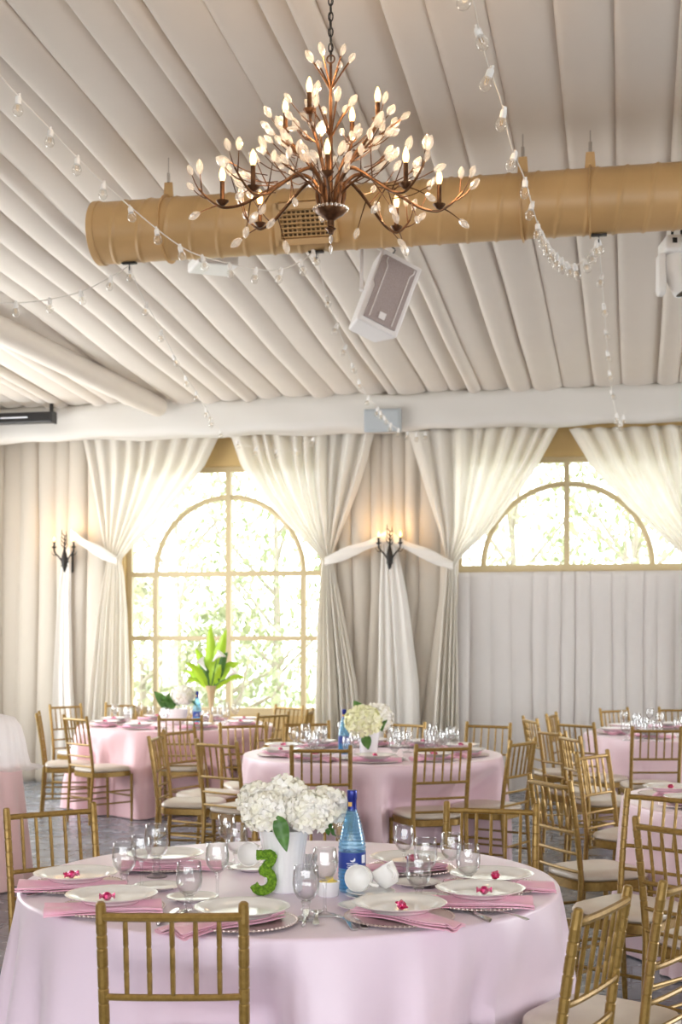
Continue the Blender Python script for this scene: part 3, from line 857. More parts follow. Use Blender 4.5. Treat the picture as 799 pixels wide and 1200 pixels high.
def front_table():
    g = 'place settings on the front table'
    inward = lambda p: math.atan2(T1.y - p.y, T1.x - p.x) - PI / 2
    # plate column, row (rim height), name, napkin yaw offset in degrees (None: follows the seat), variant, candy shown, charger shown
    PL = [(90, 1029, 'at the far left end', 6, 0, 1, (.0, 0, -.062)), (128, 1055, 'at the left front, behind the chair back', 10, 1, 1, (-.015, 0, -.055)),
          (284, 1070, 'at the front, behind the near chair top rail', 42, 2, 0, (-.05, 0, -.06)), (194, 1006, 'at the back left, behind the left goblets', 8, 0, 0, (.03, 0, -.06)),
          (486, 1071, 'at the right front, beside the two forks', -48, 2, 1, (.03, 0, -.05)), (592, 1051, 'at the far right end', -4, 1, 1, (-.02, 0, -.062)),
          (576, 1030, 'at the back right, second from the right end', 2, 0, 1, (.02, 0, -.05)), (480, 1010, 'at the back, behind the right-hand wine glasses', 12, 2, 1, (-.06, 0, -.05))]
    for (px, py, nm, off, var, candy, nsh) in PL:
        p = onz(px, py, ZT + .032)
        v = Vector((p.x - T1.x, p.y - T1.y, 0)); mx = .905 - .172
        if v.length > mx: v *= mx / v.length
        p = T1 + v; rz = inward(p); nz = YAW + R(off)
        ns = cam(*nsh); np_ = p + Vector((ns.x, ns.y, 0))
        dup(PR['charger'], (p.x, p.y, ZT), rz, 'pearly charger plate ' + nm + ' of the front table', g)
        dup(PR['nap'][var], (np_.x, np_.y, ZT), nz, 'folded pink napkin ' + nm + ' of the front table', g)
        dup(PR['plate'], (p.x, p.y, ZT + .0285), rz, 'white dinner plate ' + nm + ' of the front table', g)
        if candy:
            q = p - v.normalized() * -.01 - CD * .03
            dup(PR['candy'], (q.x, q.y, ZT + .0285 + .0085), rnd.uniform(0, 3), 'pink foil candy ' + nm + ' of the front table', g)
    BR = [(186, 1037, 'behind the left goblet'), (226, 1050, 'under the nearest left water goblet'), (296, 1058, 'in front of the moss number 3'),
          (428, 1060, 'under the edge of the saucer stack'), (497, 1051, 'beneath the stacked right goblets'), (488, 1033, 'right of the white cups, behind the goblets')]
    for px, py, nm in BR:
        p = onz(px, py, ZT + .014); dup(PR['bread'], (p.x, p.y, ZT), rnd.uniform(0, 6), 'small white bread plate ' + nm + ' on the front table', g)
    GO = [(146, 1043, 1., 'leftmost on the front table'), (184, 1028, 1.18, 'tall, third from the left on the front table'), (222, 1071, 1., 'nearest on the left side of the front table'),
          (278, 1018, 1.02, 'just left of the white vase, behind the wine glass'), (359, 1078, 1.02, 'in front of the vase at the near table edge'),
          (499, 1040, 1.05, 'upper of the two overlapping near the cups'), (491, 1061, 1., 'lower of the two overlapping near the cups'), (549, 1046, 1., 'rightmost on the front table')]
    for px, py, s, nm in GO:
        p = onz(px, py, ZT); z = ZT + .001
        o = dup(PR['goblet'], (p.x, p.y, z), 0, 'clear water goblet, ' + nm, g); o.scale = (1, 1, s) if s < 1.1 else (1.05, 1.05, s)
    WI = [(166, 1043, .95, 'second glass from the left on the front table'), (255, 1060, 1., 'tall, in front of the left cup'), (266, 1013, .95, 'farthest left one, behind the table centre'),
          (381, 1073, 1.06, 'in front of the butter ramekin'), (474, 1030, .96, 'right of the bottle and above the white cups'), (529, 1042, .97, 'second from the right among the right-hand glasses'),
          (398, 1010, .9, 'half hidden behind the blue bottle')]
    for px, py, s, nm in WI:
        p = onz(px, py, ZT); o = dup(PR['wine'], (p.x, p.y, ZT + .001), 0, 'clear stemmed wine glass, ' + nm, g); o.scale = (s, s, s)
    def lay(kind, tail, tip, nm):      # from handle end to tip, both as pixels on the cloth
        a = onz(*tail, ZT); b = onz(*tip, ZT); c = (a + b) / 2; d = b - a
        dup(PR[kind], (c.x, c.y, ZT + .001), math.atan2(d.y, d.x) - PI / 2, nm, g)
    lay('fork', (424, 1096), (388, 1070), 'left fork of the two crossing by the right front plate')
    lay('fork', (437, 1096), (401, 1068), 'right fork of the two crossing by the right front plate')
    lay('knife', (355, 1096), (360, 1060), 'table knife lying left of the spoon under the near goblet')
    lay('spoon', (369, 1095), (374, 1062), 'spoon lying right of the knife under the near goblet')
    lay('knife', (584, 1086), (530, 1060), 'table knife between the two right-hand napkins on the front table')
    lay('spoon', (620, 1080), (562, 1069), 'spoon right of the knife near the right table edge')
    lay('knife', (36, 1047), (96, 1040), 'table knife at the far left edge of the front table')
    lay('spoon', (36, 1051), (92, 1046), 'spoon beside the knife at the far left table edge')
    lay('fork', (132, 1083), (160, 1062), 'fork at the left front, left of the near chair post')
    lay('knife', (180, 1090), (214, 1062), 'table knife crossing under the near chair top rail')
    lay('spoon', (200, 1088), (224, 1066), 'spoon right of the knife under the near chair top rail')

    # ---- vase
    p = onz(333, 1044, ZT)
    b = MB(); fn = lambda a, z: 1 + .022 * abs(math.sin(13 * a)) * (1 if .008 < z < .19 else 0)
    b.lathe([(0, 0), (.056, 0), (.060, .004), (.060, .012), (.0605, .04), (.064, .09), (.070, .14), (.076, .175), (.080, .192), (.083, .199), (.081, .202), (.077, .198), (.072, .17), (.062, .09), (.055, .02), (0, .015)], 104, fn=fn)
    o = b.build('vase', 'china_rib', angle=60); o.location = (p.x, p.y, ZT)
    tag(o, 'white ribbed vase holding the hydrangeas on the front table', 'vase')
    # ---- hydrangeas
    def head(rad, n, seed, m='petal', fl=.021):
        rr = random.Random(seed); b = MB()
        b.ball((0, 0, 0), rad * .72, 14, 9, (1, 1, .85))
        for k in range(n):
            z = 1 - 2 * (k + .5) / n
            if z < -.75: continue
            q = math.sqrt(1 - z * z); a = k * 2.39996 + rr.uniform(-.1, .1)
            nrm = Vector((q * math.cos(a), q * math.sin(a), z)); c = Vector((nrm.x, nrm.y, nrm.z * .86)) * rad * rr.uniform(.86, 1.03)
            u = nrm.orthogonal().normalized(); v = nrm.cross(u); ro = rr.uniform(0, 1.57); tl = rr.uniform(-.25, .25)
            for j in range(4):
                an = ro + j * PI / 2; e = u * math.cos(an) + v * math.sin(an); t = nrm.cross(e)
                i = len(b.v); s = fl * rr.uniform(.85, 1.15)
                for (x, y, h) in ((0, 0, -.1), (.5, -.5, .12), (1.0, -.32, .30 + tl), (1.05, .32, .26 + tl), (.5, .5, .16)):
                    b.v.append(c + (e * x + t * y + nrm * h) * s)
                b.f.append((i, i + 1, i + 2)); b.f.append((i, i + 2, i + 3)); b.f.append((i, i + 3, i + 4))
        return b
    def leaf(parent, base, tip, w, droop, m='leaf', face=False):
        A = Vector(base); B = Vector(tip); d = B - A; side = d.cross(Vector((0, 0, 1))).normalized()
        if abs(d.normalized().z) > .75: side = (CR - d.normalized() * CR.dot(d.normalized())).normalized()
        if face: side = (d.cross(CD) + Vector((0, 0, .25))).normalized()
        nn = side.cross(d).normalized()
        def f(u, t):
            x = (u - .5) * 2; ww = w * (math.sin(PI * t ** .75) ** .8 + .03) * (1 - .3 * t)
            return A + d * t + side * x * ww + nn * (abs(x) * ww * .35 + .004 * math.sin(t * 20) * abs(x)) + Vector((0, 0, droop * math.sin(PI * t)))
        b = MB(); b.sheet(f, 6, 16, .0012); b.build('leaf', m, parent, angle=70)
    def bloom(label, c, rad, seed, leaves, m='petal', stem_to=None, n=None, fl=.021, group='hydrangeas in the white vase'):
        o = thing('hydrangea', label, 'flower', c, 0, group)
        head(rad, n or 150, seed, m, fl).build('flower_head', m, o, smooth=False)
        if stem_to is not None:
            b = MB(); e = Vector(stem_to) - Vector(c); b.tube([(0, 0, -rad * .4), e * .6 + Vector((0, 0, -.01)), e], .0035, 6); b.build('stem', 'leaf', o)
        for (a, t, w, dr) in leaves: leaf(o, a, t, w, dr)
        return o
    V = Vector((p.x, p.y, ZT + .10))
    def at(px, py, dd): return atd(px, py, (p - EYE).dot(CD) + dd)
    bloom('white hydrangea head at the front left of the vase', at(313, 952, -.05), .073, 1, [((.055, -.07, -.0), (.088, -.085, -.11), .027, 0)], stem_to=V)
    bloom('white hydrangea head at the front right of the vase, above the leaf', at(364, 952, -.06), .073, 2, [((.02, .02, -.05), (.085, .0, -.075), .024, .01)], stem_to=V)
    bloom('cream hydrangea head at the top centre of the vase', at(335, 936, .04), .080, 3, [], stem_to=V)
    bloom('cream hydrangea head at the right of the vase by the bottle', at(383, 944, .03), .066, 4, [((-.0, -.02, -.04), (.02, -.06, -.09), .022, .01)], stem_to=V)
    bloom('cream hydrangea head at the left rear of the vase', at(303, 938, .05), .062, 5, [], stem_to=V)
    # ---- moss number 3
    q = onz(311, 1049, ZT)
    ctl = [(-.026, .0), (-.004, .0), (.020, -.001), (.017, -.020), (.0, -.043), (-.006, -.052), (.012, -.058), (.022, -.078), (.016, -.102), (-.004, -.114), (-.024, -.110), (-.034, -.096)]
    C_ = spline([(x * 1.05, 0, y + .129) for x, y in ctl], 5); b = MB(); nC = len(C_)
    sec = [(-.013, -.012), (-.005, -.012), (.005, -.012), (.013, -.012), (.013, 0), (.013, .012), (.005, .012), (-.005, .012), (-.013, .012), (-.013, 0)]
    for i_, c_ in enumerate(C_):
        t_ = (C_[min(i_ + 1, nC - 1)] - C_[max(i_ - 1, 0)]).normalized(); n_ = Vector((-t_.z, 0, t_.x))
        for u_, v_ in sec: b.v.append(c_ + n_ * u_ * 1.08 + Vector((0, v_, 0)))
    for i_ in range(nC - 1):
        for k_ in range(10):
            a_ = i_ * 10 + k_; b_ = i_ * 10 + (k_ + 1) % 10; b.f.append((a_, b_, b_ + 10, a_ + 10))
    for base_ in (0, (nC - 1) * 10):
        for q_ in ((0, 1, 8, 9), (1, 2, 7, 8), (2, 3, 6, 7)): 
            pass
        b.f.append((base_ + 0, base_ + 1, base_ + 7, base_ + 8, base_ + 9)); b.f.append((base_ + 1, base_ + 2, base_ + 6, base_ + 7)); b.f.append((base_ + 2, base_ + 3, base_ + 4, base_ + 5, base_ + 6))
    o = b.build('moss_number', 'moss', smooth=True); o.location = q; o.rotation_euler = (0, 0, YAW + R(8))
    sd = o.modifiers.new('sub', 'SUBSURF'); sd.subdivision_type = 'SIMPLE'; sd.levels = 2; sd.render_levels = 2
    tx = bpy.data.textures.new('moss_noise', 'CLOUDS'); tx.noise_scale = .008
    dm = o.modifiers.new('fuzz', 'DISPLACE'); dm.texture = tx; dm.strength = .006; dm.mid_level = .5; dm.texture_coords = 'LOCAL'
    tag(o, 'green moss-covered number 3 standing before the white vase', 'table number')
    # ---- bottles
    make_bottle(onz(413, 1045, ZT), 'blue sparkling water bottle with navy cap on the front table', 1.)
    # ---- ramekin with butter
    q = onz(385, 1050, ZT); o = MB().lathe([(0, 0), (.031, 0), (.033, .003), (.034, .006), (.036, .042), (.0375, .046), (.0365, .0485), (.033, .046), (.031, .008), (0, .006)], 72, fn=lambda a, z: 1 + (.015 * math.sin(36 * a) if .004 < z < .043 else 0)).build('ramekin', 'china_rib', angle=60)
    o.location = q; tag(o, 'small white ribbed ramekin of butter left of the bottle', 'ramekin')
    b = MB(); b.lathe([(0, .040), (.031, .040), (.031, .046), (.02, .052), (0, .054)], 16); b.box((.004, -.004, .056), (.022, .016, .012), Matrix.Rotation(.5, 3, 'Z')); b.build('butter', 'butter', o)
    # ---- pleated paper behind the glasses
    q = onz(360, 1030, ZT); b = MB()
    b.sheet(lambda u, t: ((u - .5) * (.06 + .012 * t), .006 * (1 if int(u * 16 + .5) % 2 else -1) + .02 * t, .03 + .052 * t), 16, 4, .001)
    b.prism([(-.03, -.012), (.03, -.012), (.03, .03), (-.03, .03)], .032)
    o = b.build('paper_holder', 'paper', smooth=False); o.location = q; o.rotation_euler = (0, 0, YAW)
    tag(o, 'white pleated paper napkins in a holder right of the vase', 'paper napkins')
    # ---- cups and saucers
    def cup(nm, c, axis, hdir):
        o = thing('coffee_cup', nm, 'cup', c, 0, 'white coffee cups on the front table')
        ax = axis.normalized(); h = (hdir - ax * hdir.dot(ax)).normalized(); s = ax.cross(h)
        m = Matrix((h, s, ax)).transposed()
        b = MB(); b.lathe([(0, 0), (.024, 0), (.026, .003), (.030, .008), (.037, .022), (.0405, .045), (.042, .066), (.0425, .068), (.041, .068), (.0388, .045), (.035, .024), (.027, .011), (0, .008)], 32)
        b.v = [m @ v for v in b.v]; b.build('bowl', 'china', o, angle=60)
        b = MB(); b.tube(spline([(.036, 0, .056), (.052, 0, .058), (.062, 0, .045), (.056, 0, .028), (.034, 0, .018)], 6), .0048, 8); b.v = [m @ v for v in b.v]
        b.build('handle', 'china', o)
    def saucer(nm, c, r=.078):
        b = MB(); k = r / .082
        b.lathe([(0, .003), (.03, .003), (.036, 0), (.04, 0), (.055, .008), (.08, .015), (.082, .017), (.079, .018), (.055, .012), (.035, .007), (0, .007)], 36); b.v = [v * k for v in b.v]
        o = b.build('saucer', 'china', angle=60); o.location = c; tag(o, nm, 'saucer', 'white saucers on the front table')
    q = onz(434, 1054, ZT)
    saucer('lower saucer of the pair under the two white cups', q + Vector((0, 0, .001))); saucer('upper saucer of the pair under the two white cups', q + Vector((.002, 0, .0125)))
    zt = .0125 + .013
    a1 = cam(-.38, .10, -.9); base = q + CR * -.028 + CD * -.005 + Vector((0, 0, zt + .044))
    cup('white cup lying on its side, open towards the viewer, on the saucers', base - a1.normalized() * .034, a1, cam(.9, -.35, -.3))
    a2 = cam(-.50, .84, .12); base = q + CR * .052 + CD * .036 + Vector((0, 0, zt + .044))
    cup('white cup tilted against the lying cup, right on the saucers', base - a2.normalized() * .036, a2, cam(.55, -.1, -.85))
    q = onz(296, 1021, ZT); saucer('white saucer left of the vase', q + Vector((0, 0, .001)))
    a3 = cam(-.3, .12, -.9); cup('white cup lying on the saucer left of the vase', q + Vector((0, 0, .061)) - a3.normalized() * .034, a3, cam(.8, .5, 0))
    return head, leaf, bloom

def make_bottle(loc, label, s, rz=None):
    o = thing('water_bottle', label, 'bottle', loc, YAW if rz is None else rz, 'blue water bottles on the tables'); o.scale = (s, s, s)
    prof = [(.036, 0), (.041, .004), (.0435, .012), (.044, .06), (.0442, .12), (.043, .145), (.0385, .178), (.031, .212), (.022, .245), (.0155, .268), (.0135, .29), (.0132, .318), (.0125, .322)]
    b = MB(); b.lathe([(0, .008)] + prof, 40)
    # hobnail rows
    for j in range(22):
        z = .015 + j * .0118
        if .078 < z < .135: continue
        r = interp([(zz, rr_, 0) for rr_, zz in prof], z)[0]; n = 26
        for k in range(n):
            a = 2 * PI * (k + .5 * (j % 2)) / n; b.ball((math.cos(a) * r, math.sin(a) * r, z), .0030 * (r / .044) ** .5, 5, 3)
    b.build('glass_body', 'bottle_blue', o, angle=60)
    b = MB(); b.lathe([(0, .010), (.040, .010), (.0422, .02), (.0425, .10), (.0422, .130), (0, .1305)], 32); b.build('water', 'water', o, angle=50)
    b = MB(); b.lathe([(.0160, .262), (.0150, .275), (.0146, .298), (.0162, .300), (.0164, .326), (.015, .330), (0, .331)], 28); cp = b.build('cap', 'cap_blue', o, angle=50)
    b = MB(); a0 = -PI / 2 - .5
    b.grid(lambda u, t: ((.0153) * math.cos(a0 + (u - .5) * .9), .0153 * math.sin(a0 + (u - .5) * .9), .278 + .014 * t), 8, 2); b.build('seal', 'ink_gold', cp)
    b = MB(); b.grid(lambda u, t: (.0447 * math.cos(2 * PI * u), .0447 * math.sin(2 * PI * u), .080 + .052 * t), 40, 1, wrap=True); lb = b.build('paper_label', 'label_blue', o)
    lb['label'] = 'navy label with white crescent emblem and lines of print'
    def arc(z, a1, a2, h, rad=.0451):
        b_ = MB(); b_.grid(lambda u, t: (rad * math.cos(-PI / 2 + lerp(a1, a2, u)), rad * math.sin(-PI / 2 + lerp(a1, a2, u)), z + h * (t - .5)), 12, 1); return b_
    e = MB()
    def cres(u, t):
        a = lerp(-2.6, .6, u); w = .0035 * math.sin(PI * u); r_ = .008 + w * (t - .5) * 2; an = -PI / 2 + r_ * math.cos(a) / .0452
        return (.0452 * math.cos(an), .0452 * math.sin(an), .113 + r_ * math.sin(a) * .9)
    e.grid(cres, 18, 2); e.build('emblem', 'ink_white', lb)
    for z, w_, h in ((.098, .42, .0022), (.092, .34, .0016), (.087, .40, .0016)): arc(z, -w_, w_, h).build('print_line', 'ink_white', lb)
    arc(.111, .75, 1.15, .026).build('print_block', 'ink_white', lb)
    return o
# ================================================================== settings on the other tables
def far_settings(T, tname, n, a0, bread, candy, r=.67, skip=()):
    items = []; rr = random.Random(hash(tname) % 1000 if False else len(tname))
    g = 'place settings on the ' + tname
    for i in range(n):
        if i in skip: continue
        a = a0 + 2 * PI * i / n; e = Vector((math.cos(a), math.sin(a), 0)); s = Vector((e.y, -e.x, 0))
        p = T + e * r; 
        if project(p + UP * ZT)[0] > 812: continue
        rz = math.atan2(-e.y, -e.x) - PI / 2; sd = -s if False else Vector((-e.y, e.x, 0)) * -1
        right = Vector((math.cos(rz), math.sin(rz), 0)); inn = -e
        items.append(('charger', p + UP * ZT, rz)); items.append(('nap', p + UP * ZT, rz + rr.uniform(-.15, .15), i % 3))
        items.append(('plate', p + UP * (ZT + .0285), rz))
        if candy: items.append(('candy', p + UP * (ZT + .037) + CD * -.02, rr.uniform(0, 3)))
        if bread: items.append(('bread', p - right * .20 + inn * .17 + UP * ZT, 0))
        items.append(('goblet', p + right * (.13 + rr.uniform(-.02, .02)) + inn * (.20 + rr.uniform(-.02, .02)) + UP * (ZT + .001), 0))
        items.append(('wine', p + right * (.21 + rr.uniform(-.02, .02)) + inn * (.14 + rr.uniform(-.02, .02)) + UP * (ZT + .001), 0))
    word = dict(charger='pearly charger plate', nap='folded pink napkin', plate='white dinner plate', candy='pink foil candy', bread='small white bread plate', goblet='clear water goblet', wine='clear wine glass')
    dT = (T - EYE).dot(CD)
    for kind in word:
        for side in ('near', 'far'):
            L = [it for it in items if it[0] == kind and (((it[1] - EYE).dot(CD) < dT) == (side == 'near'))]
            L.sort(key=lambda it: project(it[1])[0])
            for k, it in enumerate(L):
                lab = word[kind] + ', ' + ORD[k] + ' along the ' + side + ' side of the ' + tname
                src = PR['nap'][it[3]] if kind == 'nap' else PR[kind]
                o = dup(src, it[1], it[2], lab, g)
                if kind in ('goblet', 'wine'): o.scale = (1, 1, 1)

def other_tables(head, leaf, bloom):
    far_settings(T2, 'middle table', 10, R(-78), True, True)
    far_settings(T3, 'window table', 8, R(-100), False, True)
    far_settings(T4, 'far right table', 8, R(-120), False, False)
    far_settings(T5, 'right-edge table', 9, R(172), True, True)
    # middle table: vase, hydrangeas, bottle
    p = onz(432, 889, ZT); p = T2 + UP * ZT + CR * -.03 + CD * -.10
    def vase(c, s, lab, nm='vase'):
        o = MB().lathe([(0, 0), (.056, 0), (.060, .006), (.061, .04), (.066, .09), (.076, .16), (.083, .185), (.077, .185), (.06, .08), (.055, .02), (0, .015)], 52, fn=lambda a, z: 1 + (.02 * abs(math.sin(13 * a)) if .008 < z < .18 else 0)).build(nm, 'china_rib', angle=60)
        o.location = c; o.scale = (s, s, s); tag(o, lab, 'vase')
    vase(p, 1.0, 'white ribbed vase holding hydrangeas on the middle table')
    V = p + UP * .12; dd = (p - EYE).dot(CD); g = 'hydrangeas on the middle table'
    bloom('pale yellow-white hydrangea head at the front of the middle table vase', atd(426, 845, dd - .04), .118, 11, [((-.06, 0, -.06), (-.15, -.02, -.04), .05, .02), ((.02, -.04, -.09), (.05, -.07, -.19), .04, 0)], 'petal_lemon', V, 150, .034, g)
    bloom('cream hydrangea head behind the yellow-white one on the middle table', atd(442, 841, dd + .10), .105, 12, [((.03, -.05, -.03), (.06, -.14, -.09), .05, .03), ((-.1, 0, .03), (-.16, -.03, .12), .045, 0)], 'petal', V, 130, .034, g)
    bot = T2 + UP * ZT + CR * -.20 + CD * -.02
    make_bottle(bot, 'blue water bottle beside the hydrangeas on the middle table', .95)
    # window table: white bowl with hydrangea, bottle, lilies in a tall trumpet vase
    p = T3 + UP * ZT + CR * -.02
    o = MB().lathe([(0, 0), (.07, 0), (.09, .01), (.115, .06), (.125, .13), (.128, .15), (.122, .15), (.108, .06), (.08, .02), (0, .015)], 40).build('flower_bowl', 'china_rib'); o.location = p
    tag(o, 'white round bowl of flowers on the window table', 'bowl')
    V = p + UP * .08; g = 'hydrangeas on the window table'
    bloom('cream hydrangea head rising from the white bowl on the window table', p + UP * .27 + CR * .08, .10, 21, [((0, -.02, -.06), (.16, -.05, -.10), .05, .03)], 'petal', V, 110, .036, g)
    o = thing('leafy_sprig', 'round dark green leaf cluster in the white bowl on the window table', 'leaves', p + UP * .14 + CR * -.05)
    for k in range(7):
        a = k * .9; leaf(o, (0, 0, 0), (.10 * math.cos(a) - .03, .08 * math.sin(a) - .03, .13 + .05 * math.sin(k * 2.1)), .055, .02)
    make_bottle(T3 + UP * ZT + CR * .20 + CD * -.05, 'pale blue water bottle right of the white bowl on the window table', .95)
    p = T3 + UP * ZT + CR * .34 + CD * -.15
    o = MB().lathe([(0, 0), (.07, 0), (.072, .008), (.03, .02), (.018, .06), (.022, .18), (.036, .30), (.055, .37), (.05, .37), (.03, .3), (.012, .1), (0, .09)], 28).build('trumpet_vase', 'vase_tan'); o.location = p
    tag(o, 'tall tan trumpet vase holding the lilies on the window table', 'vase')
    rr = random.Random(4)
    tips = [(-.0, .60, .085), (.15, .55, .085), (-.14, .38, .085), (.16, .34, .08), (-.26, .26, .075), (.26, .24, .075), (-.32, .16, .06), (.08, .46, .08), (-.24, .06, .07), (.32, .10, .06), (.02, .40, .085), (-.10, .26, .085), (.10, .22, .08)]
    pl = thing('lily_foliage', 'lime-green lily leaves fanning out of the tall tan vase', 'leaves', p + UP * .34)
    for k, (x, z, w) in enumerate(tips):
        y = rr.uniform(-.12, .12)
        leaf(pl, (x * .12, y * .15, 0), tuple(CR * x + CD * y + UP * z), w * .8, .03 + .12 * abs(x), 'leaf_lime' if k % 4 != 3 else 'leaf', True)
    for k, (x, z, nm) in enumerate(((.06, .30, 'right'), (-.07, .22, 'left'), (.18, .14, 'lowest'))):
        c = p + UP * (.34 + z) + CR * x + CD * -.10
        o = thing('calla_lily', nm + ' white calla bloom among the lime leaves on the window table', 'flower', c, 0, 'calla lilies on the window table')
        b = MB(); b.lathe([(.006, -.06), (.012, -.02), (.028, .03), (.048, .05), (.052, .052), (.046, .051), (.024, .028), (.008, -.02)], 20, fn=lambda a, q: 1 + .35 * math.cos(a) * (q > .02))
        b.xf(Matrix.Rotation(.7 if k != 1 else -.7, 4, 'Y')); b.build('spathe', 'calla', o)
        b = MB(); b.tube([(0, 0, -.03), tuple((Vector(p) + UP * .34 - c) * .5), tuple(Vector(p) + UP * .34 - c)], .006, 6); b.build('stem', 'leaf', o)
    # glasses standing together on the far right table
    for k, (px, py) in enumerate(((734, 868), (744, 866), (753, 869), (762, 866), (771, 869), (748, 862))):
        q = onz(px, py, ZT); q.z += .001
        o = dup(PR['goblet'], q, 0, 'clear goblet, ' + ORD[k] + ' in the cluster on the far right table' if k < 5 else 'clear goblet at the rear of the cluster on the far right table', 'clustered goblets on the far right table')
    # extra glasses standing on the middle table
    for k, (px, py, kind) in enumerate(((368, 884, 'goblet'), (379, 880, 'wine'), (465, 888, 'wine'), (478, 882, 'goblet'), (503, 886, 'wine'), (520, 882, 'goblet'), (533, 880, 'goblet'))):
        q = onz(px, py, ZT); q.z += .001
        dup(PR[kind], q, 0, 'clear glass, ' + ORD[k] + ' of the loose glasses around the middle table flowers', 'loose glasses on the middle table')

# ================================================================== chandelier
def chandelier():
    DC = 5.45; O = atd(388, 250, DC)
    o = thing('chandelier', 'bronze branch chandelier with lit candle bulbs and clear crystal buds', 'chandelier', O)
    rr = random.Random(12); px = DC / F
    cm = MB(); 
    prof = [(0, -.030), (.007, -.026), (.0135, -.012), (.0155, .0), (.012, .013), (.005, .024), (0, .027)]
    cm.lathe(prof, 6); crystal = cm.mesh('crystal_bud', 'crystal', smooth=False)
    def bud(parent, at, d):
        d = Vector(d).normalized(); c = bpy.data.objects.new('crystal_bud', crystal); COL.objects.link(c); c.parent = parent
        c.location = Vector(at) + d * .024; c.rotation_mode = 'QUATERNION'; c.rotation_quaternion = d.to_track_quat('Z', 'Y')
        s = rr.uniform(.8, 1.1); c.scale = (s, s, s)
    def candle(parent, at, h=.085):
        at = Vector(at)
        b = MB(); b.lathe([(0, 0), (.010, .002), (.024, .016), (.026, .020), (.022, .020), (.010, .012), (0, .012)], 16, at); b.build('drip_pan', 'bronze', parent)
        b = MB(); b.lathe([(0, .01), (.0095, .01), (.0095, .01 + h), (0, .01 + h)], 12, at); b.build('candle_sleeve', 'bronze', parent)
        b = MB(); z = .01 + h
        b.lathe([(0, z), (.007, z), (.0125, z + .016), (.0135, z + .026), (.010, z + .044), (.004, z + .060), (0, z + .064)], 14, at); b.build('candle_bulb', 'flame', parent)
        l = bpy.data.lights.new('candle_glow', 'POINT'); l.energy = 2.8; l.color = (1, .66, .36); l.shadow_soft_size = .012
        lo = bpy.data.objects.new('candle_glow', l); COL.objects.link(lo); lo.parent = parent; lo.location = at + UP * (z + .085)
    # centre column, bowl, chain, drop
    b = MB(); b.tube([(0, 0, 0), (0, 0, .30), (0, 0, .60)], [.010, .008, .006], 10); b.build('stem', 'bronze', o)
    b = MB(); b.lathe([(0, -.085), (.010, -.083), (.013, -.07), (.022, -.062), (.013, -.055), (.014, -.03), (.030, -.018), (.052, -.004), (.062, .008), (.064, .016), (.058, .016), (.04, .004), (0, 0)], 28); b.build('bowl_hub', 'bronze', o)
    b = MB()
    for k in range(24): b.ball((.066 * math.cos(k * PI / 12), .066 * math.sin(k * PI / 12), .017), .0075, 6, 4)
    b.build('beaded_collar', 'crystal', o, smooth=False)
    b = MB(); b.lathe([(0, -.125), (.007, -.112), (.009, -.10), (.004, -.088), (0, -.084)], 6); b.lathe([(0, -.165), (.006, -.15), (.0085, -.14), (.004, -.128), (0, -.124)], 6); b.build('crystal_drop', 'crystal', o, smooth=False)
    b = MB(); b.tube([(.016 * math.cos(a), 0, .615 + .016 * math.sin(a)) for a in [2 * PI * k / 16 for k in range(17)]], .0032, 7, caps=False); b.build('hanging_ring', 'bronze', o)
    ztop = 4.03 + SL * (YW - .45 - O.y) - O.z - .06
    z = .63; k = 0; b = MB()
    while z < ztop:
        t = [(.009 * math.cos(a), .019 * math.sin(a)) for a in [2 * PI * i / 14 for i in range(15)]]
        b.tube([((x, 0, z + y) if k % 2 else (0, x, z + y)) for x, y in t], .0028, 6, caps=False); z += .031; k += 1
    b.build('chain', 'iron', o)
    b = MB(); b.tube([(.004 * math.sin(i * .9), .004 * math.cos(i * .9), lerp(.6, ztop, i / 24)) for i in range(25)], .002, 5); b.build('cord', 'cable', o)
    # arms
    tmpl = [(.036, .004), (.052, .06), (.056, .11), (.085, .142), (.123, .153), (.19, .122), (.276, .068), (.344, .027), (.40, .010), (.44, .013), (.487, .045), (.525, .085)]
    outer = [(261, 236, .02), (515, 240, -.02), (297, 219, -.29), (476, 216, -.31), (305, 262, .30), (465, 266, .32)]
    inner = [(335, 156, .08), (363, 133, -.12), (413, 166, .15), (443, 144, -.03), (384, 206, -.20)]
    def twig(b, A, d, ln, up):
        A = Vector(A); d = Vector(d).normalized()
        pts = [A + d * ln * t + UP * up * t * t for t in (0, .3, .6, .85, 1)]
        b.tube(pts, [.0032, .0028, .0024, .002, .002], 5); return pts[-1], (pts[-1] - pts[-2])
    for (cx, cy, off) in outer:
        P = atd(cx, cy, DC + off) - O; e = Vector((P.x, P.y, 0)); Rr = e.length; e /= Rr; sx = Rr / .43; dz = P.z - .034
        path = spline([e * r * (1 if r < .06 else lerp(1, sx, min(1, (r - .05) / .3))) + UP * (z + dz * min(1, max(0, (r - .10) / .3))) for r, z in tmpl], 5)
        n = len(path); b = MB(); b.tube(path, [lerp(.0095, .0042, i / (n - 1)) for i in range(n)], 8)
        ends = []
        side = Vector((-e.y, e.x, 0))
        for (t, sd, out, up, ln) in ((.995, .0, .6, .6, .045), (.965, .4, .15, 1.1, .055), (.92, -.45, 1.1, .2, .065), (.84, .5, .9, -.35, .075), (.66, 1.0, .4, .8, .10), (.60, -1.0, .3, -.9, .10), (.50, .8, .35, -.8, .11), (.52, -.7, .5, .9, .13)):
            A = path[int(t * (n - 1))]; d = e * out + side * sd * rr.uniform(.7, 1.1) + UP * up
            ends.append(twig(b, A, d, ln * rr.uniform(.85, 1.15), .03 if up > 0 else -.012))
        ao = b.build('arm', 'bronze', o)
        for q, d in ends: bud(ao, q, d)
        candle(ao, e * Rr + UP * (P.z - .018), .088)
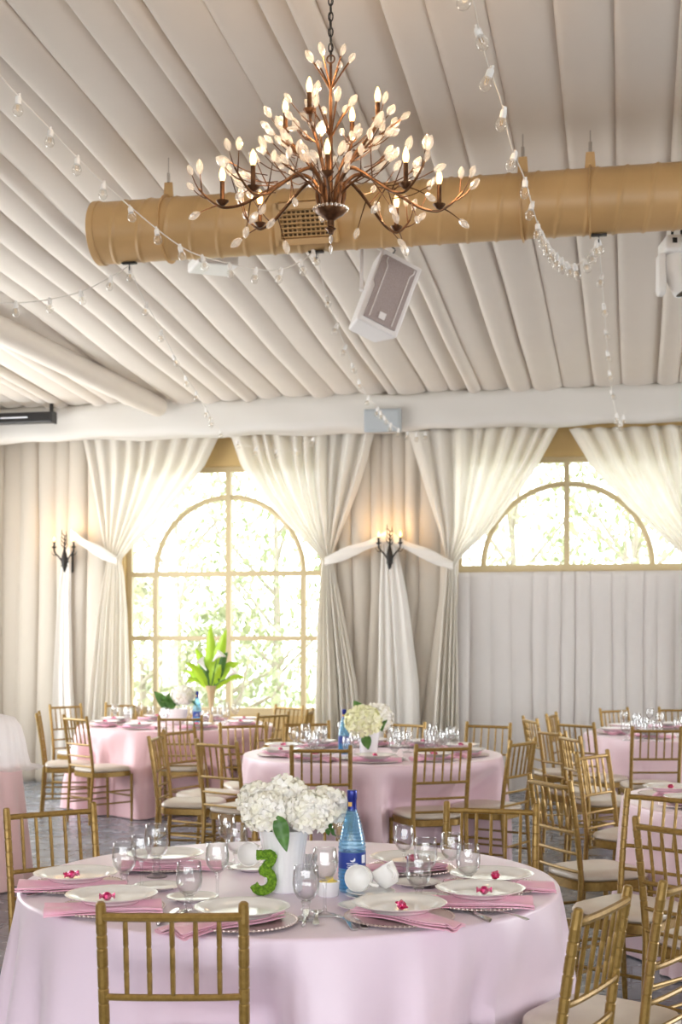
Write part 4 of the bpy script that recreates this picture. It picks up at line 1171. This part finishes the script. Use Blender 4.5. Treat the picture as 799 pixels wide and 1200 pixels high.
    for (cx, cy, off) in inner:
        P = atd(cx, cy, DC + off) - O; e = Vector((P.x, P.y, 0)); Rr = e.length; e /= Rr
        path = spline([e * .030, e * .040 + UP * P.z * .35, e * (.04 + (Rr - .04) * .42) + UP * P.z * .68, e * (.04 + (Rr - .04) * .85) + UP * P.z * .88, e * Rr + UP * P.z], 8)
        n = len(path); b = MB(); b.tube(path, [lerp(.009, .0048, i / (n - 1)) for i in range(n)], 8); ends = []; side = Vector((-e.y, e.x, 0))
        for (t, sd, out, up, ln) in ((.9, .9, .7, .6, .08), (.8, -.9, .6, .7, .10), (.68, .8, .9, .3, .10), (.55, -.7, .9, .5, .12), (.42, .7, .8, .4, .10)):
            A = path[int(t * (n - 1))]; ends.append(twig(b, A, e * out + side * sd * rr.uniform(.6, 1.2) + UP * up, ln * rr.uniform(.9, 1.2), .03))
        ao = b.build('arm', 'bronze', o)
        for q, d in ends: bud(ao, q, d)
        candle(ao, Vector((P.x, P.y, P.z - .004)), .075)
    # leafy branches without candles
    for (cx, cy, off) in ((322, 158, -.05), (330, 190, -.22), (452, 186, -.20), (458, 150, .05), (470, 140, -.05)):
        P = atd(cx, cy, DC + off) - O; e = Vector((P.x, P.y, 0)); Rr = e.length; e /= Rr
        path = spline([e * .025, e * .045 + UP * P.z * .4, e * Rr * .5 + UP * P.z * .72, e * Rr + UP * P.z], 8); n = len(path)
        b = MB(); b.tube(path, [lerp(.007, .003, i / (n - 1)) for i in range(n)], 7); ends = [(path[-1], path[-1] - path[-2])]; side = Vector((-e.y, e.x, 0))
        for (t, sd, up, ln) in ((.85, 1, .5, .06), (.72, -1, .5, .07), (.6, .9, .3, .08)):
            A = path[int(t * (n - 1))]; ends.append(twig(b, A, e * .7 + side * sd * rr.uniform(.5, 1.1) + UP * up, ln * rr.uniform(.9, 1.3), .025))
        ao = b.build('branch', 'bronze', o)
        for q, d in ends: bud(ao, q, d)
    for z0, n_, ln, ph in ((.49, 6, .12, .3), (.30, 6, .13, 0)):
        b = MB(); ends = []
        for k in range(n_):
            a = 2 * PI * k / n_ + ph; e = Vector((math.cos(a), math.sin(a), 0)); A = UP * z0
            pts = [A, A + e * ln * .3 + UP * ln * .5, A + e * ln * .6 + UP * ln * .95]; b.tube(spline(pts, 4), .0036, 6); ends.append((pts[-1], pts[-1] - pts[-2]))
        ao = b.build('branch', 'bronze', o)
        for q, d in ends: bud(ao, q, d)

    pts = []
    for k in range(52):
        a = rr.uniform(0, 6.28); t = rr.random(); rad = lerp(.10, .46, t); z = lerp(.33, .06, t) + rr.uniform(-.05, .07)
        pts.append((Vector((rad * math.cos(a), rad * math.sin(a), z)), a))
    b = MB(); tw = MB()
    for q, a in pts:
        d = Vector((math.cos(a) + rr.uniform(-.6, .6), math.sin(a) + rr.uniform(-.6, .6), rr.uniform(.1, 1.2))).normalized(); k = b.mark()
        s_ = rr.uniform(.7, 1.0); b.lathe([(r_ * s_, z_ * s_) for r_, z_ in prof], 6)
        m = d.to_track_quat('Z', 'Y').to_matrix().to_4x4(); m.translation = q + d * .02; b.xf(m, k)
        root = Vector((q.x * .62, q.y * .62, q.z - .03)); tw.tube(spline([root, root.lerp(q, .5) - UP * .012, q], 4), .0022, 5)
    x = tw.build('twig_spray', 'bronze', o); x['kind'] = 'stuff'
    x = b.build('bud_spray', 'crystal', o, smooth=False); x['kind'] = 'stuff'

def sconce(px, py, label):
    p = ony(px, py, YW - .30); o = thing('wall_sconce', label, 'wall lamp', p, 0, 'black two-candle wall sconces')
    b = MB(); b.lathe([(0, -.14), (.012, -.12), (.030, -.06), (.036, -.02), (.034, .02), (.022, .07), (.008, .12), (0, .125)], 14); b.lathe([(.02, -.075), (.036, -.07), (.036, -.062), (.02, -.058)], 14); b.build('body', 'iron', o)
    b = MB(); b.box((0, .13, -.02), (.09, .02, .22)); b.tube([(0, .12, -.02), (0, 0, -.02)], .012, 8); b.build('back_plate', 'iron', o, bevel=.006)
    b = MB(); b.tube([(0, 0, .1), (.004, 0, .2), (0, 0, .27)], [.010, .008, .002], 7)
    for k in range(8):
        s = -1 if k % 2 else 1; z = .10 + .022 * k; b.tube([(0, 0, z), (s * .025, -.01, z + .03), (s * (.045 - .003 * k), -.012, z + .075)], [.005, .006, .0015], 6)
    b.build('leaf_spray', 'iron', o)
    for s in (-1, 1):
        b = MB(); b.tube(spline([(s * .02, 0, -.03), (s * .06, -.01, .03), (s * .105, -.015, .08), (s * .112, -.015, .125)], 5), .0085, 8); b.tube([(s * .08, -.01, .05), (s * .12, -.01, .05), (s * .15, -.01, .09)], [.005, .005, .001], 6)
        a = b.build('arm', 'iron', o); at = (s * .112, -.015, .12)
        b = MB(); b.lathe([(0, 0), (.014, .004), (.030, .02), (.026, .02), (0, .012)], 14, at); b.build('drip_pan', 'iron', a)
        b = MB(); b.lathe([(0, .01), (.011, .01), (.011, .075), (0, .075)], 12, at); b.build('candle_sleeve', 'iron', a)
        b = MB(); b.lathe([(0, .075), (.009, .075), (.017, .095), (.017, .105), (.009, .13), (0, .145)], 12, at); b.build('candle_bulb', 'flame_soft', a)
        l = bpy.data.lights.new('candle_glow', 'POINT'); l.energy = 3.0; l.color = (1, .58, .22); l.shadow_soft_size = .015
        lo = bpy.data.objects.new('candle_glow', l); COL.objects.link(lo); lo.parent = a; lo.location = Vector(at) + Vector((0, -.03, .165))

# ================================================================== things under the ceiling
YD = 7.85
def ceil_z(y): return 4.03 + SL * (YW - .45 - y)
def duct():
    A = ony(115, 272, YD); z = 4.045; r = .183; x0 = A.x; x1 = 8.9
    o = thing('air_duct', 'tan spiral air duct hanging across the room under the draped ceiling', 'air duct', (x0, YD, z))
    L = x1 - x0
    def f(u, t):
        a = 2 * PI * u; x = L * t; q = (x / .165 + u) % 1.0
        rr = r + .0075 * max(0, 1 - abs(q - .5) / .09)
        return (x, rr * math.cos(a), rr * math.sin(a))
    b = MB(); b.grid(f, 40, 1900, wrap=True); b.build('spiral_pipe', 'duct', o, angle=60)
    b = MB(); b.lathe([(r + .004, -.004), (r + .008, 0), (r + .008, .035), (r + .002, .04)], 40); b.lathe([(0, .006), (r, .006)], 40); b.xf(Matrix.Rotation(PI / 2, 4, 'Y')); b.build('end_cap', 'duct', o, angle=30)
    for px, sk in ((198, 0), (613, .02), (692, .0)):
        c = ony(px, 200, YD).x - x0
        b = MB(); b.prism([(-.032, 0), (.032, 0), (.024, .11), (-.024, .11)], .012, Matrix.Translation((c, .006, r - .012)) @ Matrix.Rotation(PI / 2, 4, 'X'))
        b.tube([(c, (r + .004) * math.cos(a), (r + .004) * math.sin(a)) for a in [2 * PI * k / 32 for k in range(33)]], .006, 6, caps=False, flat=3.0)
        h = b.build('hanger_strap', 'duct', o, smooth=True)
        top = ceil_z(YD) - z + .03
        b = MB(); b.tube([(c, 0, r + .09), (c, 0, top)], .0035, 6); b.tube([(c, 0, r + .10), (c, 0, r + .155)], .010, 8); b.build('wire', 'steel', h)
    # register
    c = ony(368, 250, YD).x - x0; d = Vector((0, -.93, -.36)).normalized(); up = Vector((0, -.36, .93)).normalized()
    m = Matrix((Vector((1, 0, 0)), up, -d)).transposed().to_4x4(); m.translation = Vector((c, 0, 0)) + d * (r + .035)
    fr = MB(); w, h, dp = .33, .20, .10
    for sx, sy, cx, cy in ((w, .035, 0, h / 2), (w, .035, 0, -h / 2), (.035, h + .035, w / 2, 0), (.035, h + .035, -w / 2, 0)): fr.box((cx, cy, .03), (sx, sy, dp))
    fr.v = [m @ v for v in fr.v]; rg = fr.build('air_register', 'duct', o, smooth=False)
    b = MB(); b.box((0, 0, .04), (w - .03, h - .03, .01)); b.v = [m @ v for v in b.v]; b.build('shade_plate', 'duct_shade', rg, smooth=False)  # added plate, its dark colour paints the shade inside the duct
    b = MB()
    for k in range(12): b.box((-w / 2 + .03 + k * .0273, 0, .005), (.005, h - .03, .02))
    for k in range(9): b.box((0, -h / 2 + .025 + k * .025, .0), (w - .03, .007, .016), Matrix.Rotation(.5, 3, 'X'))
    b.v = [m @ v for v in b.v]; b.build('louver_grid', 'duct', rg, smooth=False)
    for px in (152, 371, 702):
        c = ony(px, 300, YD).x - x0; b = MB(); b.box((c, 0, -r - .008), (.09, .03, .01)); b.tube([(c, 0, -r), (c, 0, -r - .05)], .004, 6); b.build('cable_hook', 'iron', o, smooth=False)

def hung_gear():
    # white loudspeaker
    c = atd(448, 349, 8.9); o = thing('loudspeaker', 'white loudspeaker with mauve grille tilted down below the tan duct', 'loudspeaker', c)
    zu = cam(.34, .93, .12).normalized(); fr = cam(.30, -.12, -.9); fr = (fr - zu * fr.dot(zu)).normalized(); xr = zu.cross(fr) * -1
    xr = fr.cross(zu) * -1
    m = Matrix((xr, fr, zu)).transposed().to_4x4()       # local x right (as viewed), y towards front, z up
    if m.determinant() < 0:
        xr = -xr; m = Matrix((xr, fr, zu)).transposed().to_4x4()
    W_, H_, D_ = .30, .50, .27
    b = MB(); b.prism([(-W_ / 2, D_ / 2), (-W_ * .34, -D_ / 2), (W_ * .34, -D_ / 2), (W_ / 2, D_ / 2)], H_, Matrix.Translation((0, 0, -H_ / 2))); b.v = [m @ v for v in b.v]; b.build('cabinet', 'speaker_white', o, smooth=False, bevel=.012)
    b = MB(); k = D_ / 2 + .002
    poly = [(-.115, -.215), (.115, -.215), (.115, .0), (.135, .03), (.135, .20), (.12, .215), (-.115, .215)]
    b.prism([(x, z) for x, z in poly], .008, m @ Matrix.Translation((0, k + .008, 0)) @ Matrix.Rotation(PI / 2, 4, 'X')); g = b.build('grille', 'speaker_grille', o, smooth=False)
    b = MB(); b.box((.0, k + .011, -.165), (.045, .006, .045)); b.v = [m @ v for v in b.v]; b.build('badge', 'speaker_white', g, smooth=False)
    for sx in (-1, 1):
        b = MB(); b.tube([(sx * .082, k + .010, -.20), (sx * .082, k + .010, .15), (sx * .10, k + .010, .18), (sx * .10, k + .010, .205)], .004, 4); b.v = [m @ v for v in b.v]; b.build('trim_line', 'speaker_white', g, smooth=False)
    top = m @ Vector((0, 0, H_ / 2)); b = MB()
    for sx in (-1, 1):
        p = m @ Vector((sx * .155, .02, -.02)); q = p + UP * .32; b.tube([p, q], .012, 6, flat=.4); b.ball(p, .016, 8, 6)
    pa = m @ Vector((-.155, .02, -.02)) + UP * .32; pb = m @ Vector((.155, .02, -.02)) + UP * .32
    b.tube([pa, pb], .012, 6, flat=.4); mid = (pa + pb) / 2; b.tube([mid, Vector((mid.x, mid.y, ceil_z(c.y + mid.y) - c.z - .03))], .014, 8); b.build('yoke_bracket', 'speaker_white', o)
    b = MB(); b.tube(spline([top, top + cam(-.02, .05, 0), top + cam(.0, .10, .03), Vector((mid.x, mid.y, mid.z + .06))], 6), .005, 6); b.build('cable', 'cable', o)
    # moving head stage light
    c = atd(797, 320, 8.3); o = thing('stage_light', 'white moving-head stage light hanging below the duct at the right edge', 'stage light', c)
    m = Matrix((CR, CD, UP)).transposed().to_4x4()
    def put(b, nm, mt, par=o, **k): b.v = [m @ Vector(v) for v in b.v]; return b.build(nm, mt, par, **k)
    b = MB(); b.box((.02, 0, .155), (.26, .24, .10)); base = put(b, 'base', 'ivory', bevel=.02)
    b = MB()
    for x in (-.06, .0, .05): b.box((x, -.122, .165), (.028, .006, .03))
    put(b, 'connector_panel', 'black', base, smooth=False)
    for s in (-1, 1):
        b = MB(); b.prism([(-.06, -.10), (-.03, -.14), (.03, -.14), (.06, -.10), (.05, .11), (-.05, .11)], .045, Matrix.Translation((s * .115 - .0225, 0, 0)) @ Matrix.Rotation(PI / 2, 4, 'Y') @ Matrix.Rotation(PI / 2, 4, 'Z')); put(b, 'yoke_arm', 'ivory', bevel=.012)
    b = MB(); b.lathe([(0, -.13), (.06, -.125), (.085, -.09), (.09, -.02), (.088, .06), (.08, .12), (.07, .13), (.07, .11), (0, .11)], 28); b.v = [(Matrix.Rotation(R(-18), 3, 'Y') @ Matrix.Rotation(R(172), 3, 'X')) @ v for v in b.v]; hd = put(b, 'lamp_head', 'ivory')
    b = MB(); b.lathe([(0, .118), (.055, .122), (.069, .124)], 24); b.v = [(Matrix.Rotation(R(-18), 3, 'Y') @ Matrix.Rotation(R(172), 3, 'X')) @ v for v in b.v]; put(b, 'lens', 'black', hd)
    b = MB(); b.tube([(.02, 0, .2), (.02, 0, .36), (.02, .0, ceil_z(c.y) - c.z - .03)], .018, 8); put(b, 'clamp_pole', 'iron')
    b = MB(); b.tube(spline([(-.06, -.05, .2), (-.05, -.06, .25), (.04, -.06, .27), (.11, -.03, .24), (.12, 0, .2)], 6), .008, 6); put(b, 'cable', 'cable')
    # white projector-like flat unit left of the register
    c = atd(250, 310, 9.2); o = thing('ceiling_unit', 'flat white ventilated unit peeking out below the duct left of the chandelier', 'ceiling unit', c)
    m = Matrix((CR, CD, UP)).transposed().to_4x4() @ Matrix.Rotation(.35, 4, 'Z')
    b = MB(); b.box((0, 0, 0), (.28, .30, .07)); b.v = [m @ v for v in b.v]; b.build('housing', 'ivory', o, smooth=False, bevel=.012)
    b = MB()
    for k in range(5): b.box((.141, -.08 + k * .04, .0), (.004, .025, .035))
    b.v = [m @ v for v in b.v]; b.build('vent', 'grey_box', o, smooth=False)
    b = MB(); b.tube([(0, 0, .03), (0, 0, ceil_z(c.y) - c.z - .03)], .02, 10); b.build('drop_pole', 'ivory', o)
    # grey box on the header beam
    c = ony(449, 493, YW - .66); o = thing('beam_speaker', 'flat grey box fixed to the white header beam above the middle table', 'box', c)
    b = MB(); b.box((0, 0, 0), (.37, .07, .23)); b.build('housing', 'grey_box', o, smooth=False, bevel=.01)
    b = MB(); b.box((0, -.04, .0), (.33, .012, .19)); b.build('front_panel', 'grey_box', o, smooth=False, bevel=.004)
    b = MB(); b.box((0, .05, 0), (.1, .05, .1)); b.build('bracket', 'iron', o, smooth=False)
    # black projection screen case
    a = ony(64, 489, YW - .80); o = thing('screen_case', 'long black projection screen case hung before the beam at the left edge', 'screen case', a)
    L = 2.6; b = MB(); b.box((-L / 2, 0, 0), (L, .12, .11)); b.build('case', 'black', o, smooth=False, bevel=.012)
    b = MB(); b.box((-.01, 0, 0), (.03, .135, .125)); b.build('end_cap', 'black', o, smooth=False, bevel=.01)
    b = MB(); b.box((-.42, -.0615, .0), (.30, .003, .012)); b.build('maker_plate', 'ink_white', o, smooth=False)
    b = MB(); b.box((-.03, 0, .10), (.03, .03, .12)); b.tube([(-.03, 0, .14), (-.03, 0, ceil_z(a.y) - a.z)], .008, 6); b.build('hanging_bracket', 'iron', o, smooth=False)

def string_lights():
    # bulb and socket meshes shared by every bulb of every string
    b = MB(); b.lathe([(0, -.058), (.008, -.056), (.016, -.049), (.0195, -.038), (.0195, -.032), (.016, -.022), (.010, -.013), (.0085, -.008), (0, -.008)], 16); gm = b.mesh('bulb', 'bulb')
    b = MB(); b.lathe([(0, .014), (.009, .014), (.0115, .008), (.0115, -.012), (.0085, -.014), (0, -.014)], 12); b.box((0, 0, .018), (.007, .016, .012)); sm = b.mesh('socket', 'ivory')
    b = MB(); b.tube([(-.004, 0, -.016), (-.005, 0, -.032), (0, 0, -.038), (.005, 0, -.032), (.004, 0, -.016)], .0012, 5); fm = b.mesh('filament', 'filament')
    rr = random.Random(2)
    def string(label, pts, spacing, start=.04, tilt=.25, wr=.0032, group='clear globe string lights', extra=None):
        P = [atd(x, y, d) for x, y, d in pts]; o = thing('string_lights', label, 'string lights', P[0], 0, group)
        path = [p - P[0] for p in spline(P, 10)]
        b = MB(); b.tube(path, wr, 6); b.build('wire', 'wire_white', o)
        acc = start; last = path[0]; k = 0; run = 0; tot = sum((a_ - b_).length for a_, b_ in zip(path, path[1:]))
        sp = (lambda: interp(spacing, run / tot)[0]) if isinstance(spacing, list) else (lambda: spacing)
        for p in path[1:]:
            seg = (p - last).length; s0 = 0
            while acc <= seg - s0 + 1e-9 and seg > 1e-6:
                s0 += acc; q = last.lerp(p, s0 / seg); acc = sp()
                rot = (rr.uniform(-tilt, tilt), rr.uniform(-tilt, tilt), rr.uniform(0, 6)); mm = Matrix.Translation(q - UP * .018)
                s = bpy.data.objects.new('socket', sm); s.scale = (1.15,) * 3; COL.objects.link(s); s.parent = o; s.location = q - UP * .016; s.rotation_euler = rot
                g = bpy.data.objects.new('bulb', gm); COL.objects.link(g); g.parent = s
                f = bpy.data.objects.new('filament', fm); COL.objects.link(f); f.parent = s
                k += 1
            acc -= (seg - s0); last = p; run += seg
        return o
    dm = lambda px: project(ony(px, 300, YD))[2]
    g = 'clear globe string lights'
    string('string of clear bulbs sagging from the left edge to the duct beneath the chandelier', [(-30, 40, 5.3), (0, 88, 5.5), (48, 140, 5.9), (120, 213, 6.6), (205, 284, 7.3), (250, 304, 7.6), (315, 317, 7.8), (350, 308, 7.9), (371, 292, dm(371))], [(0, .36, 0), (.55, .26, 0), (.8, .16, 0), (1, .16, 0)])
    string('faint string of bulbs curving from the left edge to the left end of the duct', [(-30, 352, 8.0), (0, 355, 8.05), (45, 353, 8.1), (95, 342, 8.2), (135, 322, 8.25), (152, 311, dm(152))], .2)
    string('string of bulbs from the left duct end down to the beam above the tall window', [(152, 312, dm(152)), (167, 347, 8.9), (184, 378, 9.6), (216, 438, 11.2), (232, 462, 12.2), (248, 490, 13.2), (258, 504, 13.35), (290, 522, 13.3), (325, 528, 13.3), (350, 525, 13.25), (372, 510, 13.2)], [(0, .75, 0), (.6, .75, 0), (.72, .2, 0), (1, .2, 0)], tilt=.4)
    string('string of bulbs from the duct below the chandelier down past the grey box', [(371, 293, dm(371)), (380, 335, 8.6), (395, 380, 9.6), (415, 430, 11.2), (428, 460, 12.4), (447, 483, 13.0), (462, 500, 13.05), (485, 508, 13.05), (508, 505, 13.0)], [(0, .75, 0), (.75, .75, 0), (.85, .09, 0), (1, .09, 0)], tilt=.4)
    string('string of large clear bulbs dropping from the top edge right of the chandelier', [(548, -25, 4.0), (555, 2, 4.2), (568, 62, 4.7), (588, 120, 5.2), (600, 172, 5.6), (616, 212, 6.1), (625, 245, 6.6), (633, 268, 7.0), (650, 296, 7.4), (672, 311, 7.6), (690, 300, 7.65), (702, 278, dm(702))], [(0, .42, 0), (.68, .42, 0), (.74, .075, 0), (1, .075, 0)], tilt=.35)
    string('string of bulbs hanging from the duct straight down to the beam over the half-round window', [(702, 279, dm(702)), (705, 320, 8.4), (709, 370, 9.4), (714, 430, 11.0), (719, 470, 12.2), (727, 496, 12.75), (733, 480, 12.75)], [(0, .7, 0), (.8, .7, 0), (.88, .07, 0), (1, .07, 0)], tilt=.4)

# ================================================================== light and camera
def lights():
    w = bpy.data.worlds.new('sky'); S.world = w; w.use_nodes = True
    bg = w.node_tree.nodes['Background']; bg.inputs[0].default_value = (.93, .97, 1.0, 1); bg.inputs[1].default_value = SKY
    def area(nm, loc, rot, sx, sy, e, col=(.96, .98, 1)):
        l = bpy.data.lights.new(nm, 'AREA'); l.shape = 'RECTANGLE'; l.size = sx; l.size_y = sy; l.energy = e; l.color = col
        o = bpy.data.objects.new(nm, l); COL.objects.link(o); o.location = loc; o.rotation_euler = rot
    area('daylight_right', (9.4, 10.2, 2.0), (0, R(90), 0), 2.6, 6.0, ER)
    area('daylight_left', (-7.4, 10.2, 2.0), (0, R(-90), 0), 2.6, 6.0, EL)
    for i in range(9): area('daylight_rear', (-5.4 + 1.65 * i, -4.0, 1.9), (R(74), 0, 0), .85, 2.4, EF)
EXPO = -0.22; SKY = 7.5; ER = 520; EL = 185; EF = 44

def camera():
    c = bpy.data.cameras.new('camera'); o = bpy.data.objects.new('camera', c); COL.objects.link(o)
    o.location = EYE; o.rotation_euler = (R(90), 0, YAW)
    c.sensor_fit = 'VERTICAL'; c.sensor_height = 36; c.sensor_width = 24; c.lens = 36 * F / 1200
    c.shift_y = (HY - 600) / 1200; c.shift_x = 0
    c.clip_end = 200; c.dof.use_dof = True; c.dof.focus_distance = 4.6; c.dof.aperture_fstop = 5.0
    S.camera = o

build_room(); build_window('window_1', W1, True); build_window('window_2', W2, False); side_frames('window_3', -7.1, 1); side_frames('window_4', 9.1, -1)
build_curtains(); build_outside(); plan_chairs(); build_tables(); place_chairs(); settings_proto()
hl = front_table(); other_tables(*hl)
chandelier(); sconce(76, 656, 'black two-candle wall sconce at the left, lit, before the beige wall drape'); sconce(457, 652, 'black two-candle wall sconce, lit, on the drape between the two arched windows')
duct(); hung_gear(); string_lights(); lights(); camera()
S.view_settings.view_transform = 'Standard'; S.view_settings.look = 'None'; S.view_settings.exposure = EXPO; S.view_settings.gamma = 1
S.view_settings.use_curve_mapping = False
S.cycles.max_bounces = 10; S.cycles.diffuse_bounces = 5; S.cycles.glossy_bounces = 4; S.cycles.transmission_bounces = 6; S.cycles.transparent_max_bounces = 28
S.cycles.caustics_reflective = False; S.cycles.caustics_refractive = False; S.cycles.sample_clamp_indirect = 6
S.cycles.use_denoising = True
